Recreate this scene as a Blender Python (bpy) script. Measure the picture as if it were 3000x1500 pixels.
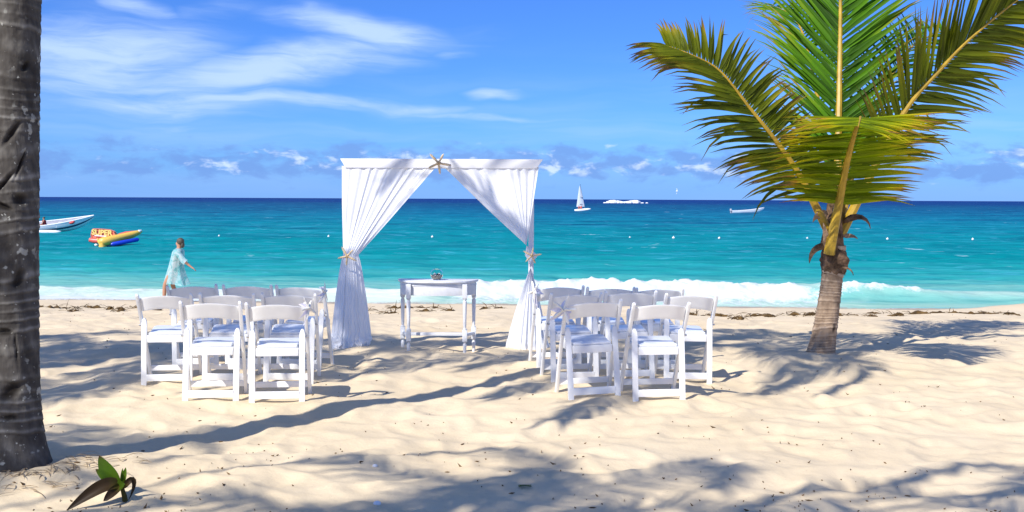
import bpy, bmesh, math, random
import numpy as np
from mathutils import Vector, Matrix

R = math.radians
for o in list(bpy.data.objects):
    bpy.data.objects.remove(o)
SC = bpy.context.scene
COL = SC.collection

# ------------------------------------------------------------------ camera
cam_d = bpy.data.cameras.new('camera')
cam_d.lens = 38.0
cam_d.sensor_width = 36.0
cam_d.clip_start = 0.1
cam_d.clip_end = 120000.0
cam = bpy.data.objects.new('camera', cam_d)
COL.objects.link(cam)
cam.matrix_world = Matrix.Translation((0, 0, 1.7)) @ Matrix.Rotation(R(90 - 3.02), 4, 'X') @ Matrix.Rotation(R(0.26), 4, 'Z')
SC.camera = cam
F = 38.0 / 36.0 * 3000.0            # focal length in photo pixels


def gx(px, d):
    return (px - 1500.0) / F * d


def gz(px, py, d):
    hor = 583.5 + (px - 1500.0) * 0.0045
    return 1.7 - (py - hor) / F * d


# ------------------------------------------------------------------ world
SUN_AZ, SUN_EL = 40.0, 43.0          # shadows run 40 degrees right of the view
W = bpy.data.worlds.new('World')
SC.world = W
W.use_nodes = True


class X:
    """tiny expression wrapper for shader math nodes"""
    def __init__(s, nt, sock):
        s.nt, s.s = nt, sock

    def m(s, op, *a, clamp=False):
        n = s.nt.nodes.new('ShaderNodeMath')
        n.operation = op
        n.use_clamp = clamp
        for i, v in enumerate((s,) + a):
            if isinstance(v, X):
                s.nt.links.new(v.s, n.inputs[i])
            else:
                n.inputs[i].default_value = v
        return X(s.nt, n.outputs[0])

    def __add__(s, o): return s.m('ADD', o)
    def __sub__(s, o): return s.m('SUBTRACT', o)
    def __mul__(s, o): return s.m('MULTIPLY', o)
    def __truediv__(s, o): return s.m('DIVIDE', o)
    __radd__ = __add__
    __rmul__ = __mul__
    def clamp(s): return s.m('ADD', 0.0, clamp=True)

    def smooth(s, a, b, lo=0.0, hi=1.0):
        n = s.nt.nodes.new('ShaderNodeMapRange')
        n.interpolation_type = 'SMOOTHSTEP'
        s.nt.links.new(s.s, n.inputs[0])
        for i, v in enumerate((a, b, lo, hi)):
            n.inputs[i + 1].default_value = v
        return X(s.nt, n.outputs[0])


def comb(nt, x, y, z=0.0):
    n = nt.nodes.new('ShaderNodeCombineXYZ')
    for i, v in enumerate((x, y, z)):
        if isinstance(v, X):
            nt.links.new(v.s, n.inputs[i])
        else:
            n.inputs[i].default_value = v
    return n.outputs[0]


def noise(nt, vec, scale=1.0, detail=4.0, rough=0.5, dist=0.0, out=0):
    n = nt.nodes.new('ShaderNodeTexNoise')
    if vec is not None:
        nt.links.new(vec, n.inputs['Vector'])
    n.inputs['Scale'].default_value = scale
    n.inputs['Detail'].default_value = detail
    n.inputs['Roughness'].default_value = rough
    n.inputs['Distortion'].default_value = dist
    return X(nt, n.outputs[out])


def mixc(nt, f, a, b, mode='MIX'):
    n = nt.nodes.new('ShaderNodeMix')
    n.data_type = 'RGBA'
    n.blend_type = mode
    for i, v in ((0, f), (6, a), (7, b)):
        if isinstance(v, X):
            nt.links.new(v.s, n.inputs[i])
        elif hasattr(v, 'is_output'):
            nt.links.new(v, n.inputs[i])
        elif isinstance(v, (tuple, list)):
            n.inputs[i].default_value = (*v, 1.0) if len(v) == 3 else v
        else:
            n.inputs[i].default_value = v
    return n.outputs[2]


def ramp(nt, fac, stops, interp='LINEAR'):
    n = nt.nodes.new('ShaderNodeValToRGB')
    r = n.color_ramp
    r.interpolation = interp
    while len(r.elements) > 1:
        r.elements.remove(r.elements[-1])
    r.elements[0].position = stops[0][0]
    r.elements[0].color = (*stops[0][1], 1)
    for p, c in stops[1:]:
        e = r.elements.new(p)
        e.color = (*c, 1)
    nt.links.new(fac.s if isinstance(fac, X) else fac, n.inputs[0])
    return n.outputs[0]


def build_world():
    nt = W.node_tree
    nt.nodes.clear()
    out = nt.nodes.new('ShaderNodeOutputWorld')
    bg = nt.nodes.new('ShaderNodeBackground')
    STR = 0.10
    bg.inputs['Strength'].default_value = STR
    nt.links.new(bg.outputs[0], out.inputs[0])
    sky = nt.nodes.new('ShaderNodeTexSky')
    sky.sky_type = 'NISHITA'
    sky.sun_disc = False
    sky.sun_elevation = R(SUN_EL)
    sky.sun_rotation = R(180 + SUN_AZ)
    sky.altitude = 0
    sky.air_density = 1.0
    sky.dust_density = 0.0
    sky.ozone_density = 3.0
    col = mixc(nt, 1.0, sky.outputs[0], (0.235, 0.545, 1.22), 'MULTIPLY')
    hs = nt.nodes.new('ShaderNodeHueSaturation')
    hs.inputs['Saturation'].default_value = 0.98
    nt.links.new(col, hs.inputs['Color'])
    col = hs.outputs[0]
    tc = nt.nodes.new('ShaderNodeTexCoord')
    sep = nt.nodes.new('ShaderNodeSeparateXYZ')
    nt.links.new(tc.outputs['Generated'], sep.inputs[0])
    dx, dy, dz = (X(nt, sep.outputs[i]) for i in range(3))
    U = dx.m('ARCTAN2', dy) * F            # azimuth and elevation, in photo-pixel sized units
    V = dz.m('ARCSINE') * F
    # ---- cirrus: wisps stretched along the wind, warped by large noise
    wv = comb(nt, U / 420.0, V / 160.0)
    w1 = noise(nt, wv, 1.0, 3.0, 0.55) - 0.5
    w2 = noise(nt, comb(nt, U / 420.0 + 31.0, V / 160.0 + 7.0), 1.0, 3.0, 0.55) - 0.5
    Uw, Vw = U + w1 * 330.0, V + w2 * 90.0
    fine = noise(nt, comb(nt, Uw / 260.0 + Vw / 210.0, Vw / 34.0), 1.0, 6.0, 0.62, 0.4)
    soft = noise(nt, comb(nt, Uw / 520.0, Vw / 110.0 + 5.0), 1.0, 4.0, 0.5)
    mask = None
    for cx, cy, ru, rv, rot, amp in (
            (820, 215, 470, 62, 9, 1.0), (1090, 105, 250, 44, -9, 1.0), (330, 215, 360, 125, 3, 0.95), (560, 330, 420, 42, 1, 0.75),
            (430, 62, 120, 34, -12, 0.7), (160, 40, 110, 40, 0, 0.55), (860, 308, 560, 24, -1, 0.85),
            (1420, 338, 380, 13, -2, 0.62), (460, 392, 260, 26, 2, 0.5), (1450, 278, 100, 17, 0, 0.75),
            (1320, 166, 70, 15, 0, 0.7), (620, 70, 380, 34, 10, 0.35)):
        c, s = math.cos(R(rot)), math.sin(R(rot))
        a = Uw - (cx - 1500.0)
        b = Vw - (583.5 - cy)
        p = (a * c + b * s) / ru
        q = (b * c - a * s) / rv
        g = (p * p + q * q).m('MULTIPLY', -0.9).m('EXPONENT') * amp
        mask = g if mask is None else mask.m('MAXIMUM', g)
    # the same kind of cirrus goes on over the rest of the sky
    el = dz.smooth(0.12, 0.3)
    side = U.m('ABSOLUTE').smooth(1500.0, 2600.0)
    rest = noise(nt, comb(nt, Uw / 900.0, Vw / 420.0 + 3.0), 1.0, 3.0, 0.5).smooth(0.44, 0.64) * 0.85
    mask = mask.m('MAXIMUM', rest * el.m('MAXIMUM', side))
    dens = (mask * (fine * 1.35 + 0.20) * (soft * 0.7 + 0.62)).smooth(0.12, 0.95) * 0.84
    veil = noise(nt, comb(nt, Uw / 800.0, Vw / 70.0), 1.0, 4.0, 0.5).smooth(0.35, 0.75) * V.smooth(480.0, 120.0) * 0.30
    dens = dens.m('MAXIMUM', veil)
    col = mixc(nt, dens, col, (0.50 / STR, 0.66 / STR, 0.95 / STR))
    # thin lilac sea haze low over the horizon
    col = mixc(nt, V.smooth(230.0, -20.0) * 0.75, col, (0.168 / STR, 0.355 / STR, 0.82 / STR))
    # ---- low band of small cumulus, grey-lilac bodies with bright caps
    band = (V - 100.0) / 70.0
    band = (band * band).m('MULTIPLY', -1.0).m('EXPONENT')
    cu = noise(nt, comb(nt, U / 105.0, V / 46.0), 1.0, 6.0, 0.58, 0.25)
    cb = noise(nt, comb(nt, U / 620.0 + 4.0, V / 200.0), 1.0, 2.0, 0.5)
    body = (cu * 0.85 + cb * 0.35) * (band * 0.5 + 0.52)
    body = body.smooth(0.46, 0.64) * band.smooth(0.02, 0.35) * 0.75
    col = mixc(nt, body, col, (0.155 / STR, 0.30 / STR, 0.68 / STR))
    cu2 = noise(nt, comb(nt, U / 84.0 + 13.0, V / 40.0 + 2.3), 1.0, 5.0, 0.55, 0.3)
    cap = ((cu2 * 0.8 + cb * 0.3) * (band * 0.4 + 0.6)).smooth(0.56, 0.70) * band.smooth(0.1, 0.6) * 0.75
    col = mixc(nt, cap, col, (0.66 / STR, 0.78 / STR, 1.0 / STR))
    nt.links.new(col, bg.inputs['Color'])


build_world()

sun_d = bpy.data.lights.new('sun', 'SUN')
sun_d.energy = 4.6
sun_d.angle = R(0.53)
sun_d.color = (1.0, 0.955, 0.88)
sun = bpy.data.objects.new('sun', sun_d)
COL.objects.link(sun)
ldir = Vector((math.sin(R(SUN_AZ)) * math.cos(R(SUN_EL)), math.cos(R(SUN_AZ)) * math.cos(R(SUN_EL)), -math.sin(R(SUN_EL))))
sun.rotation_euler = ldir.to_track_quat('-Z', 'Y').to_euler()
sun.location = (-20, -20, 30)

vs = SC.view_settings
vs.view_transform = 'Standard'
vs.look = 'None'
vs.exposure = 0.32
vs.gamma = 1.0
vs.use_curve_mapping = False
SC.render.engine = 'CYCLES'
SC.cycles.use_denoising = True
SC.cycles.max_bounces = 6
SC.cycles.transparent_max_bounces = 12

# ------------------------------------------------------------------ numpy noise
def _hash(ix, iy, seed):
    h = (ix.astype(np.int64) * 374761393 + iy.astype(np.int64) * 668265263 + seed * 974634541) & 0xFFFFFFFF
    h = ((h ^ (h >> 13)) * 1274126177) & 0xFFFFFFFF
    h = ((h ^ (h >> 16)) * 2246822519) & 0xFFFFFFFF
    return (h ^ (h >> 15)) & 0xFFFFFFFF


def perlin(x, y, seed=0):
    x = np.asarray(x, float)
    y = np.asarray(y, float)
    ix, iy = np.floor(x), np.floor(y)
    fx, fy = x - ix, y - iy
    sx = fx * fx * fx * (fx * (fx * 6 - 15) + 10)
    sy = fy * fy * fy * (fy * (fy * 6 - 15) + 10)

    def g(ox, oy):
        a = _hash(ix + ox, iy + oy, seed) / 4294967296.0 * 2 * np.pi
        return np.cos(a) * (fx - ox) + np.sin(a) * (fy - oy)
    a = g(0, 0) * (1 - sx) + g(1, 0) * sx
    b = g(0, 1) * (1 - sx) + g(1, 1) * sx
    return (a * (1 - sy) + b * sy) * 1.5


def fbm(x, y, seed=0, octs=4, gain=0.5):
    t, a = 0.0, 1.0
    for k in range(octs):
        t = t + a * perlin(x * 2 ** k, y * 2 ** k, seed + k * 17)
        a *= gain
    return t


def dents(x, y, size, seed):
    """scattered footprint-like hollows with raised rims"""
    gxx, gyy = x / size, y / size
    ix, iy = np.floor(gxx), np.floor(gyy)
    out = np.zeros_like(gxx)
    for ox in (-1, 0, 1):
        for oy in (-1, 0, 1):
            cx, cy = ix + ox, iy + oy
            h1 = _hash(cx, cy, seed) / 4294967296.0
            h2 = _hash(cx, cy, seed + 5) / 4294967296.0
            h3 = _hash(cx, cy, seed + 9) / 4294967296.0
            h4 = _hash(cx, cy, seed + 13) / 4294967296.0
            a = h3 * np.pi
            ex, ey = gxx - cx - h1, gyy - cy - h2
            p = ex * np.cos(a) + ey * np.sin(a)
            q = -ex * np.sin(a) + ey * np.cos(a)
            r2 = (p / 0.62) ** 2 + (q / 0.34) ** 2
            on = (h4 > 0.25) * (0.4 + 0.6 * h4)
            out += on * (-np.exp(-r2 * 2.2) + 0.50 * np.exp(-(np.sqrt(r2) - 1.2) ** 2 * 12.0))
    return out


def sstep(a, b, t):
    t = np.clip((t - a) / (b - a), 0, 1)
    return t * t * (3 - 2 * t)


SEA_Z = -1.35


def sand_h(x, y):
    x = np.asarray(x, float)
    y = np.asarray(y, float)
    yp = y + 0.07 * x
    t = np.maximum(yp - 12.5, 0)
    prof = -0.0775 * (np.sqrt(t * t + 4) - 2) - 0.0035 * np.maximum(yp - 26, 0) ** 1.5
    trod = 1 - 0.75 * sstep(17, 25, yp)
    h = 0.036 * fbm(x / 1.7, y / 1.4, 3, 2) + trod * (0.020 * perlin(x / 0.62, y / 0.5, 11) + 0.009 * perlin(x / 0.24, y / 0.2, 15))
    h = h + trod * (0.024 * dents(x + 0.1 * perlin(x, y, 5), y, 0.52, 21) + 0.011 * dents(x, y, 0.27, 44))
    # heap of sand at the foot of the small palm and of the big trunk
    h = h + 0.07 * np.exp(-(((x - 3.35) / 0.9) ** 2 + ((y - 11.35) / 0.7) ** 2))
    h = h + 0.07 * np.exp(-(((x + 3.1) / 0.55) ** 2 + ((y - 6.6) / 0.55) ** 2))
    h = h + 0.35 * np.exp(-(((x - 14.6) / 2.2) ** 2 + ((y - 27.3) / 1.2) ** 2))
    far = 1 - sstep(0, 25, -y)
    return prof + h * (0.3 + 0.7 * far)


_SHC = {}


def sh(x, y):
    k = (round(x, 4), round(y, 4))
    if k not in _SHC:
        _SHC[k] = float(sand_h(np.array([x]), np.array([y]))[0])
    return _SHC[k]


def view_ground(px, py, a, b, n):
    """where the line of sight through a photo pixel meets the sand"""
    d = np.linspace(a, b, n)
    x = (px - 1500.0) / F * d
    hor = 583.5 + (px - 1500.0) * 0.0045
    k = int(np.argmin(np.abs(sand_h(x, d) - (1.7 - (py - hor) / F * d))))
    return float(x[k]), float(d[k])


# ------------------------------------------------------------------ helpers
def tag(o, label=None, cat=None, group=None, kind=None):
    if label: o['label'] = label
    if cat: o['category'] = cat
    if group: o['group'] = group
    if kind: o['kind'] = kind
    return o


def link(name, me, mat=None, parent=None, smooth=True):
    if mat is not None and not me.materials:
        me.materials.append(mat)
    if smooth:
        me.polygons.foreach_set('use_smooth', [True] * len(me.polygons))
    o = bpy.data.objects.new(name, me)
    COL.objects.link(o)
    o.parent = parent
    return o


def mesh(name, v, f, mat=None, parent=None, smooth=True, attrs=None):
    me = bpy.data.meshes.new(name)
    me.from_pydata([tuple(p) for p in v], [], f)
    if attrs:
        for k, a in attrs.items():
            me.attributes.new(k, 'FLOAT', 'POINT').data.foreach_set('value', np.asarray(a, np.float32))
    me.update()
    return link(name, me, mat, parent, smooth)


def grid_mesh(name, Vx, Vy, Vz, mat, parent=None, attrs=None, smooth=True, closed=False):
    n, m = Vx.shape
    co = np.stack([Vx, Vy, Vz], -1).reshape(-1, 3).astype(np.float32)
    i = np.arange(n - 1)[:, None]
    mc = m if closed else m - 1
    j = np.arange(mc)[None, :]
    j2 = (j + 1) % m
    q = np.stack([i * m + j, i * m + j2, (i + 1) * m + j2, (i + 1) * m + j], -1).reshape(-1, 4)
    me = bpy.data.meshes.new(name)
    me.vertices.add(len(co))
    me.vertices.foreach_set('co', co.ravel())
    me.loops.add(q.size)
    me.loops.foreach_set('vertex_index', q.ravel().astype(np.int32))
    me.polygons.add(len(q))
    me.polygons.foreach_set('loop_start', np.arange(0, q.size, 4, dtype=np.int32))
    me.polygons.foreach_set('loop_total', np.full(len(q), 4, np.int32))
    if attrs:
        for k, a in attrs.items():
            me.attributes.new(k, 'FLOAT', 'POINT').data.foreach_set('value', np.asarray(a, np.float32).ravel())
    me.update(calc_edges=True)
    me.validate()
    return link(name, me, mat, parent, smooth)


def empty(name, loc=(0, 0, 0), rz=0.0):
    o = bpy.data.objects.new(name, None)
    o.empty_display_size = 0.1
    COL.objects.link(o)
    o.location = loc
    o.rotation_euler = (0, 0, rz)
    return o


def copy_tree(o, parent=None):
    c = o.copy()
    COL.objects.link(c)
    c.parent = parent
    for ch in list(o.children):
        copy_tree(ch, c)
    return c


class MB:
    """collects simple solids into one mesh"""
    def __init__(s):
        s.v, s.f = [], []

    def add(s, v, f):
        k = len(s.v)
        s.v += [tuple(p) for p in v]
        s.f += [tuple(i + k for i in q) for q in f]
        return s

    def box(s, c, d, rot=None):
        v = [Vector((sx * d[0] / 2, sy * d[1] / 2, sz * d[2] / 2)) for sx in (-1, 1) for sy in (-1, 1) for sz in (-1, 1)]
        if rot is not None:
            v = [rot @ p for p in v]
        v = [p + Vector(c) for p in v]
        return s.add(v, [(0, 1, 3, 2), (4, 6, 7, 5), (0, 4, 5, 1), (2, 3, 7, 6), (0, 2, 6, 4), (1, 5, 7, 3)])

    def bar(s, a, b, wx, wy, side=(1, 0, 0)):
        a, b = Vector(a), Vector(b)
        t = (b - a).normalized()
        sx = (Vector(side) - t * t.dot(Vector(side))).normalized()
        sy = t.cross(sx)
        v = [p + sx * (wx / 2 * i) + sy * (wy / 2 * j) for p in (a, b) for i, j in ((-1, -1), (1, -1), (1, 1), (-1, 1))]
        return s.add(v, [(3, 2, 1, 0), (4, 5, 6, 7), (0, 1, 5, 4), (1, 2, 6, 5), (2, 3, 7, 6), (3, 0, 4, 7)])

    def tube(s, pts, rad, n=10, cap=True):
        pts = [Vector(p) for p in pts]
        rad = rad if hasattr(rad, '__len__') else [rad] * len(pts)
        ref = Vector((0, 0, 1)) if abs((pts[-1] - pts[0]).normalized().z) < 0.8 else Vector((1, 0, 0))
        v = []
        for i, p in enumerate(pts):
            t = (pts[min(i + 1, len(pts) - 1)] - pts[max(i - 1, 0)]).normalized()
            a = (ref - t * t.dot(ref)).normalized()
            b = t.cross(a)
            v += [p + (a * math.cos(2 * math.pi * k / n) + b * math.sin(2 * math.pi * k / n)) * rad[i] for k in range(n)]
        f = [(i * n + k, i * n + (k + 1) % n, (i + 1) * n + (k + 1) % n, (i + 1) * n + k) for i in range(len(pts) - 1) for k in range(n)]
        if cap:
            f += [tuple(range(n - 1, -1, -1)), tuple(range((len(pts) - 1) * n, len(pts) * n))]
        return s.add(v, f)

    def lathe(s, prof, n=20, c=(0, 0, 0)):
        v = [(c[0] + r * math.cos(2 * math.pi * k / n), c[1] + r * math.sin(2 * math.pi * k / n), c[2] + z) for r, z in prof for k in range(n)]
        f = [(i * n + k, i * n + (k + 1) % n, (i + 1) * n + (k + 1) % n, (i + 1) * n + k) for i in range(len(prof) - 1) for k in range(n)]
        f += [tuple(range(n - 1, -1, -1)), tuple(range((len(prof) - 1) * n, len(prof) * n))]
        return s.add(v, f)

    def ellipsoid(s, c, r, n=14, m=9):
        v, f = [], []
        for i in range(1, m):
            th = math.pi * i / m
            v += [(c[0] + r[0] * math.sin(th) * math.cos(2 * math.pi * k / n), c[1] + r[1] * math.sin(th) * math.sin(2 * math.pi * k / n), c[2] + r[2] * math.cos(th)) for k in range(n)]
        for i in range(m - 2):
            f += [(i * n + k, (i + 1) * n + k, (i + 1) * n + (k + 1) % n, i * n + (k + 1) % n) for k in range(n)]
        f += [tuple(range(n)), tuple(range((m - 2) * n + n - 1, (m - 2) * n - 1, -1))]
        return s.add(v, f)

    def build(s, name, mat, parent=None, bevel=0.0, smooth=True, seg=2):
        me = bpy.data.meshes.new(name)
        me.from_pydata(s.v, [], s.f)
        if bevel > 0:
            bm = bmesh.new()
            bm.from_mesh(me)
            es = [e for e in bm.edges if len(e.link_faces) == 2 and e.calc_face_angle(0) > 0.6]
            bmesh.ops.bevel(bm, geom=es, offset=bevel, segments=seg, profile=0.6, affect='EDGES', clamp_overlap=True)
            bm.to_mesh(me)
            bm.free()
        me.update()
        o = link(name, me, mat, parent, smooth)
        if smooth:
            try:
                me.set_sharp_from_angle(angle=R(42))
            except Exception:
                pass
        return o


# ------------------------------------------------------------------ materials
def mat(name, col=(0.5, 0.5, 0.5), rough=0.6, spec=0.5, var=0.0, scale=8.0, bump=0.0, bscale=60.0, metal=0.0, trans=0.0):
    m = bpy.data.materials.new(name)
    m.use_nodes = True
    nt = m.node_tree
    b = nt.nodes['Principled BSDF']
    b.inputs['Roughness'].default_value = rough
    b.inputs['Specular IOR Level'].default_value = spec
    b.inputs['Metallic'].default_value = metal
    tc = nt.nodes.new('ShaderNodeTexCoord')
    if var > 0:
        n = noise(nt, tc.outputs['Object'], scale, 5.0, 0.6)
        lo = tuple(c * (1 - var) for c in col)
        hi = tuple(min(1, c * (1 + var)) for c in col)
        nt.links.new(ramp(nt, n, [(0.3, lo), (0.7, hi)]), b.inputs['Base Color'])
    else:
        b.inputs['Base Color'].default_value = (*col, 1)
    if bump > 0:
        n = noise(nt, tc.outputs['Object'], bscale, 4.0, 0.6)
        bp = nt.nodes.new('ShaderNodeBump')
        bp.inputs['Strength'].default_value = bump
        bp.inputs['Distance'].default_value = 0.01
        nt.links.new(n.s, bp.inputs['Height'])
        nt.links.new(bp.outputs[0], b.inputs['Normal'])
    if trans > 0:
        tr = nt.nodes.new('ShaderNodeBsdfTranslucent')
        tr.inputs[0].default_value = (*col, 1)
        mx = nt.nodes.new('ShaderNodeMixShader')
        mx.inputs[0].default_value = trans
        out = nt.nodes['Material Output']
        nt.links.new(b.outputs[0], mx.inputs[1])
        nt.links.new(tr.outputs[0], mx.inputs[2])
        nt.links.new(mx.outputs[0], out.inputs[0])
    return m


def attr(nt, name):
    n = nt.nodes.new('ShaderNodeAttribute')
    n.attribute_name = name
    return X(nt, n.outputs['Fac'])


def sand_material():
    m = bpy.data.materials.new('sand')
    m.use_nodes = True
    nt = m.node_tree
    b = nt.nodes['Principled BSDF']
    b.inputs['Roughness'].default_value = 0.95
    b.inputs['Specular IOR Level'].default_value = 0.12
    g = nt.nodes.new('ShaderNodeNewGeometry')
    P = g.outputs['Position']
    sp = nt.nodes.new('ShaderNodeSeparateXYZ')
    nt.links.new(P, sp.inputs[0])
    px, py, pz = (X(nt, sp.outputs[i]) for i in range(3))
    big = noise(nt, P, 0.8, 4.0, 0.6)
    grain = noise(nt, P, 160.0, 3.0, 0.7)
    c = ramp(nt, big, [(0.3, (0.68, 0.55, 0.365)), (0.7, (0.78, 0.645, 0.445))])
    c = mixc(nt, grain.smooth(0.35, 0.75) * 0.15, c, (0.42, 0.33, 0.23))
    speck = noise(nt, P, 46.0, 2.0, 0.5).smooth(0.70, 0.78)
    c = mixc(nt, speck * 0.35, c, (0.22, 0.17, 0.12))
    wet = attr(nt, 'wet')
    c = mixc(nt, wet * 0.75, c, (0.30, 0.225, 0.15))
    nt.links.new(c, b.inputs['Base Color'])
    rg = wet.m('MULTIPLY', -0.5) + 0.95
    nt.links.new(rg.s, b.inputs['Roughness'])
    bp = nt.nodes.new('ShaderNodeBump')
    bp.inputs['Strength'].default_value = 0.5
    bp.inputs['Distance'].default_value = 0.010
    hh = noise(nt, P, 22.0, 4.0, 0.6) + grain * 0.25
    nt.links.new(hh.s, bp.inputs['Height'])
    nt.links.new(bp.outputs[0], b.inputs['Normal'])
    return m


def sea_material():
    m = bpy.data.materials.new('sea_water')
    m.use_nodes = True
    nt = m.node_tree
    nt.nodes.remove(nt.nodes['Principled BSDF'])
    out = nt.nodes['Material Output']
    g = nt.nodes.new('ShaderNodeNewGeometry')
    P = g.outputs['Position']
    sp = nt.nodes.new('ShaderNodeSeparateXYZ')
    nt.links.new(P, sp.inputs[0])
    px, py, pz = (X(nt, sp.outputs[i]) for i in range(3))
    off = py + px * 0.07
    L = off.m('MAXIMUM', 20.0).m('LOGARITHM', 10.0)
    # patchy sea bed: weed and reef show as darker, bluer streaks
    bed = noise(nt, comb(nt, px / 60.0, L * 16.0), 1.0, 4.0, 0.6)
    bed2 = noise(nt, comb(nt, px / 14.0, L * 60.0 + 9.0), 1.0, 3.0, 0.6)
    Lw = (L + (bed - 0.5) * 0.22 + (bed2 - 0.5) * 0.10 - 1.3) / 2.4     # 20 m .. 5 km
    c = ramp(nt, Lw, [(0.06, (0.42, 0.57, 0.44)), (0.095, (0.25, 0.49, 0.41)), (0.125, (0.085, 0.39, 0.36)), (0.155, (0.014, 0.295, 0.300)), (0.20, (0.001, 0.235, 0.255)),
                      (0.30, (0.001, 0.215, 0.262)), (0.40, (0.001, 0.165, 0.260)), (0.50, (0.001, 0.105, 0.215)), (0.62, (0.001, 0.068, 0.18)), (0.70, (0.001, 0.034, 0.17)),
                      (1.0, (0.001, 0.020, 0.17))])
    patch = noise(nt, comb(nt, px / 45.0 + 3.0, L * 26.0), 1.0, 4.0, 0.65).smooth(0.50, 0.66) * Lw.smooth(0.2, 0.36)
    c = mixc(nt, patch * 0.66, c, (0.001, 0.050, 0.14))
    # wave shading and pale sky reflection painted in as narrow streaks along the swell
    st1 = noise(nt, comb(nt, px / 6.0, L * 85.0 + 2.0), 1.0, 5.0, 0.65)
    st2 = noise(nt, comb(nt, px / 2.2 + 7.0, L * 150.0 + 4.0), 1.0, 4.0, 0.65)
    c = mixc(nt, st1.smooth(0.48, 0.62) * 0.62, c, mixc(nt, 1.0, c, (0.3, 0.62, 0.72), 'MULTIPLY'))
    c = mixc(nt, st1.smooth(0.48, 0.34) * 0.5, c, mixc(nt, 0.35, c, (0.05, 0.42, 0.60)))
    c = mixc(nt, st2.smooth(0.55, 0.70) * Lw.smooth(0.5, 0.25) * 0.36, c, (0.10, 0.40, 0.58))  # light-blue sky reflection put into the colour of the nearer water
    # milky, foam-laden water round the breaker and the wash
    milk = attr(nt, 'milk')
    c = mixc(nt, milk, c, (0.66, 0.74, 0.62))
    foam = attr(nt, 'foam')
    fn = noise(nt, P, 3.2, 6.0, 0.7)
    fn2 = noise(nt, P, 11.0, 5.0, 0.65)
    lace = (noise(nt, P, 2.3, 3.0, 0.6, 0.8) - 0.5).m('ABSOLUTE')
    fm = (foam * 1.35 + (fn - 0.5) * 1.5 + (fn2 - 0.5) * 1.0 - lace * 1.6).smooth(0.28, 0.85) * foam.smooth(0.02, 0.25) * 0.94
    # faint whitecap streaks out on the water
    cap = noise(nt, comb(nt, px / 2.6, L * 150.0), 1.0, 4.0, 0.6).smooth(0.64, 0.73)
    cap2 = noise(nt, comb(nt, px / 40.0, L * 25.0), 1.0, 2.0, 0.5).smooth(0.45, 0.65)
    c = mixc(nt, cap * cap2 * 0.55, c, (0.55, 0.72, 0.85))
    dif = nt.nodes.new('ShaderNodeBsdfDiffuse')
    c2 = mixc(nt, fm, c, (0.61, 0.655, 0.66))
    nt.links.new(c2, dif.inputs['Color'])
    bp = nt.nodes.new('ShaderNodeBump')
    bp.inputs['Strength'].default_value = 0.9
    bp.inputs['Distance'].default_value = 0.12
    w1 = noise(nt, comb(nt, px * 0.55, py * 1.2), 1.0, 4.0, 0.6)
    w2 = noise(nt, comb(nt, px / 5.0, L * 130.0), 1.0, 4.0, 0.6)
    hh = w1 * py.smooth(120.0, 40.0) + w2 * py.smooth(30.0, 110.0) * 3.0
    nt.links.new(hh.s, bp.inputs['Height'])
    nt.links.new(bp.outputs[0], dif.inputs['Normal'])
    gl = nt.nodes.new('ShaderNodeBsdfGlossy')
    gl.inputs['Roughness'].default_value = 0.22
    nt.links.new(bp.outputs[0], gl.inputs['Normal'])
    mx = nt.nodes.new('ShaderNodeMixShader')
    lw = nt.nodes.new('ShaderNodeLayerWeight')
    lw.inputs['Blend'].default_value = 0.25
    nt.links.new(bp.outputs[0], lw.inputs['Normal'])
    fr = X(nt, lw.outputs['Fresnel']) * (fm.m('MULTIPLY', -1.0) + 1.0) * 0.16
    nt.links.new(fr.m('MINIMUM', 0.09).s, mx.inputs[0])
    nt.links.new(dif.outputs[0], mx.inputs[1])
    nt.links.new(gl.outputs[0], mx.inputs[2])
    nt.links.new(mx.outputs[0], out.inputs[0])
    return m


def leaf_material(name, stops, trans=0.38):
    m = bpy.data.materials.new(name)
    m.use_nodes = True
    nt = m.node_tree
    b = nt.nodes['Principled BSDF']
    b.inputs['Roughness'].default_value = 0.55
    b.inputs['Specular IOR Level'].default_value = 0.22
    t = attr(nt, 'along')
    rn = attr(nt, 'rnd')
    tc = nt.nodes.new('ShaderNodeTexCoord')
    n = noise(nt, tc.outputs['Object'], 9.0, 3.0, 0.6)
    c = ramp(nt, (t + (rn - 0.5) * 0.5 + (n - 0.5) * 0.3).clamp(), stops)
    hs = nt.nodes.new('ShaderNodeHueSaturation')
    nt.links.new((rn * 0.7 + 0.65).s, hs.inputs['Value'])
    nt.links.new(c, hs.inputs['Color'])
    nt.links.new(hs.outputs[0], b.inputs['Base Color'])
    tr = nt.nodes.new('ShaderNodeBsdfTranslucent')
    c2 = mixc(nt, 1.0, hs.outputs[0], (1.25, 1.15, 0.5), 'MULTIPLY')
    nt.links.new(c2, tr.inputs[0])
    mx = nt.nodes.new('ShaderNodeMixShader')
    mx.inputs[0].default_value = trans
    nt.links.new(b.outputs[0], mx.inputs[1])
    nt.links.new(tr.outputs[0], mx.inputs[2])
    nt.links.new(mx.outputs[0], nt.nodes['Material Output'].inputs[0])
    return m


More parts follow.
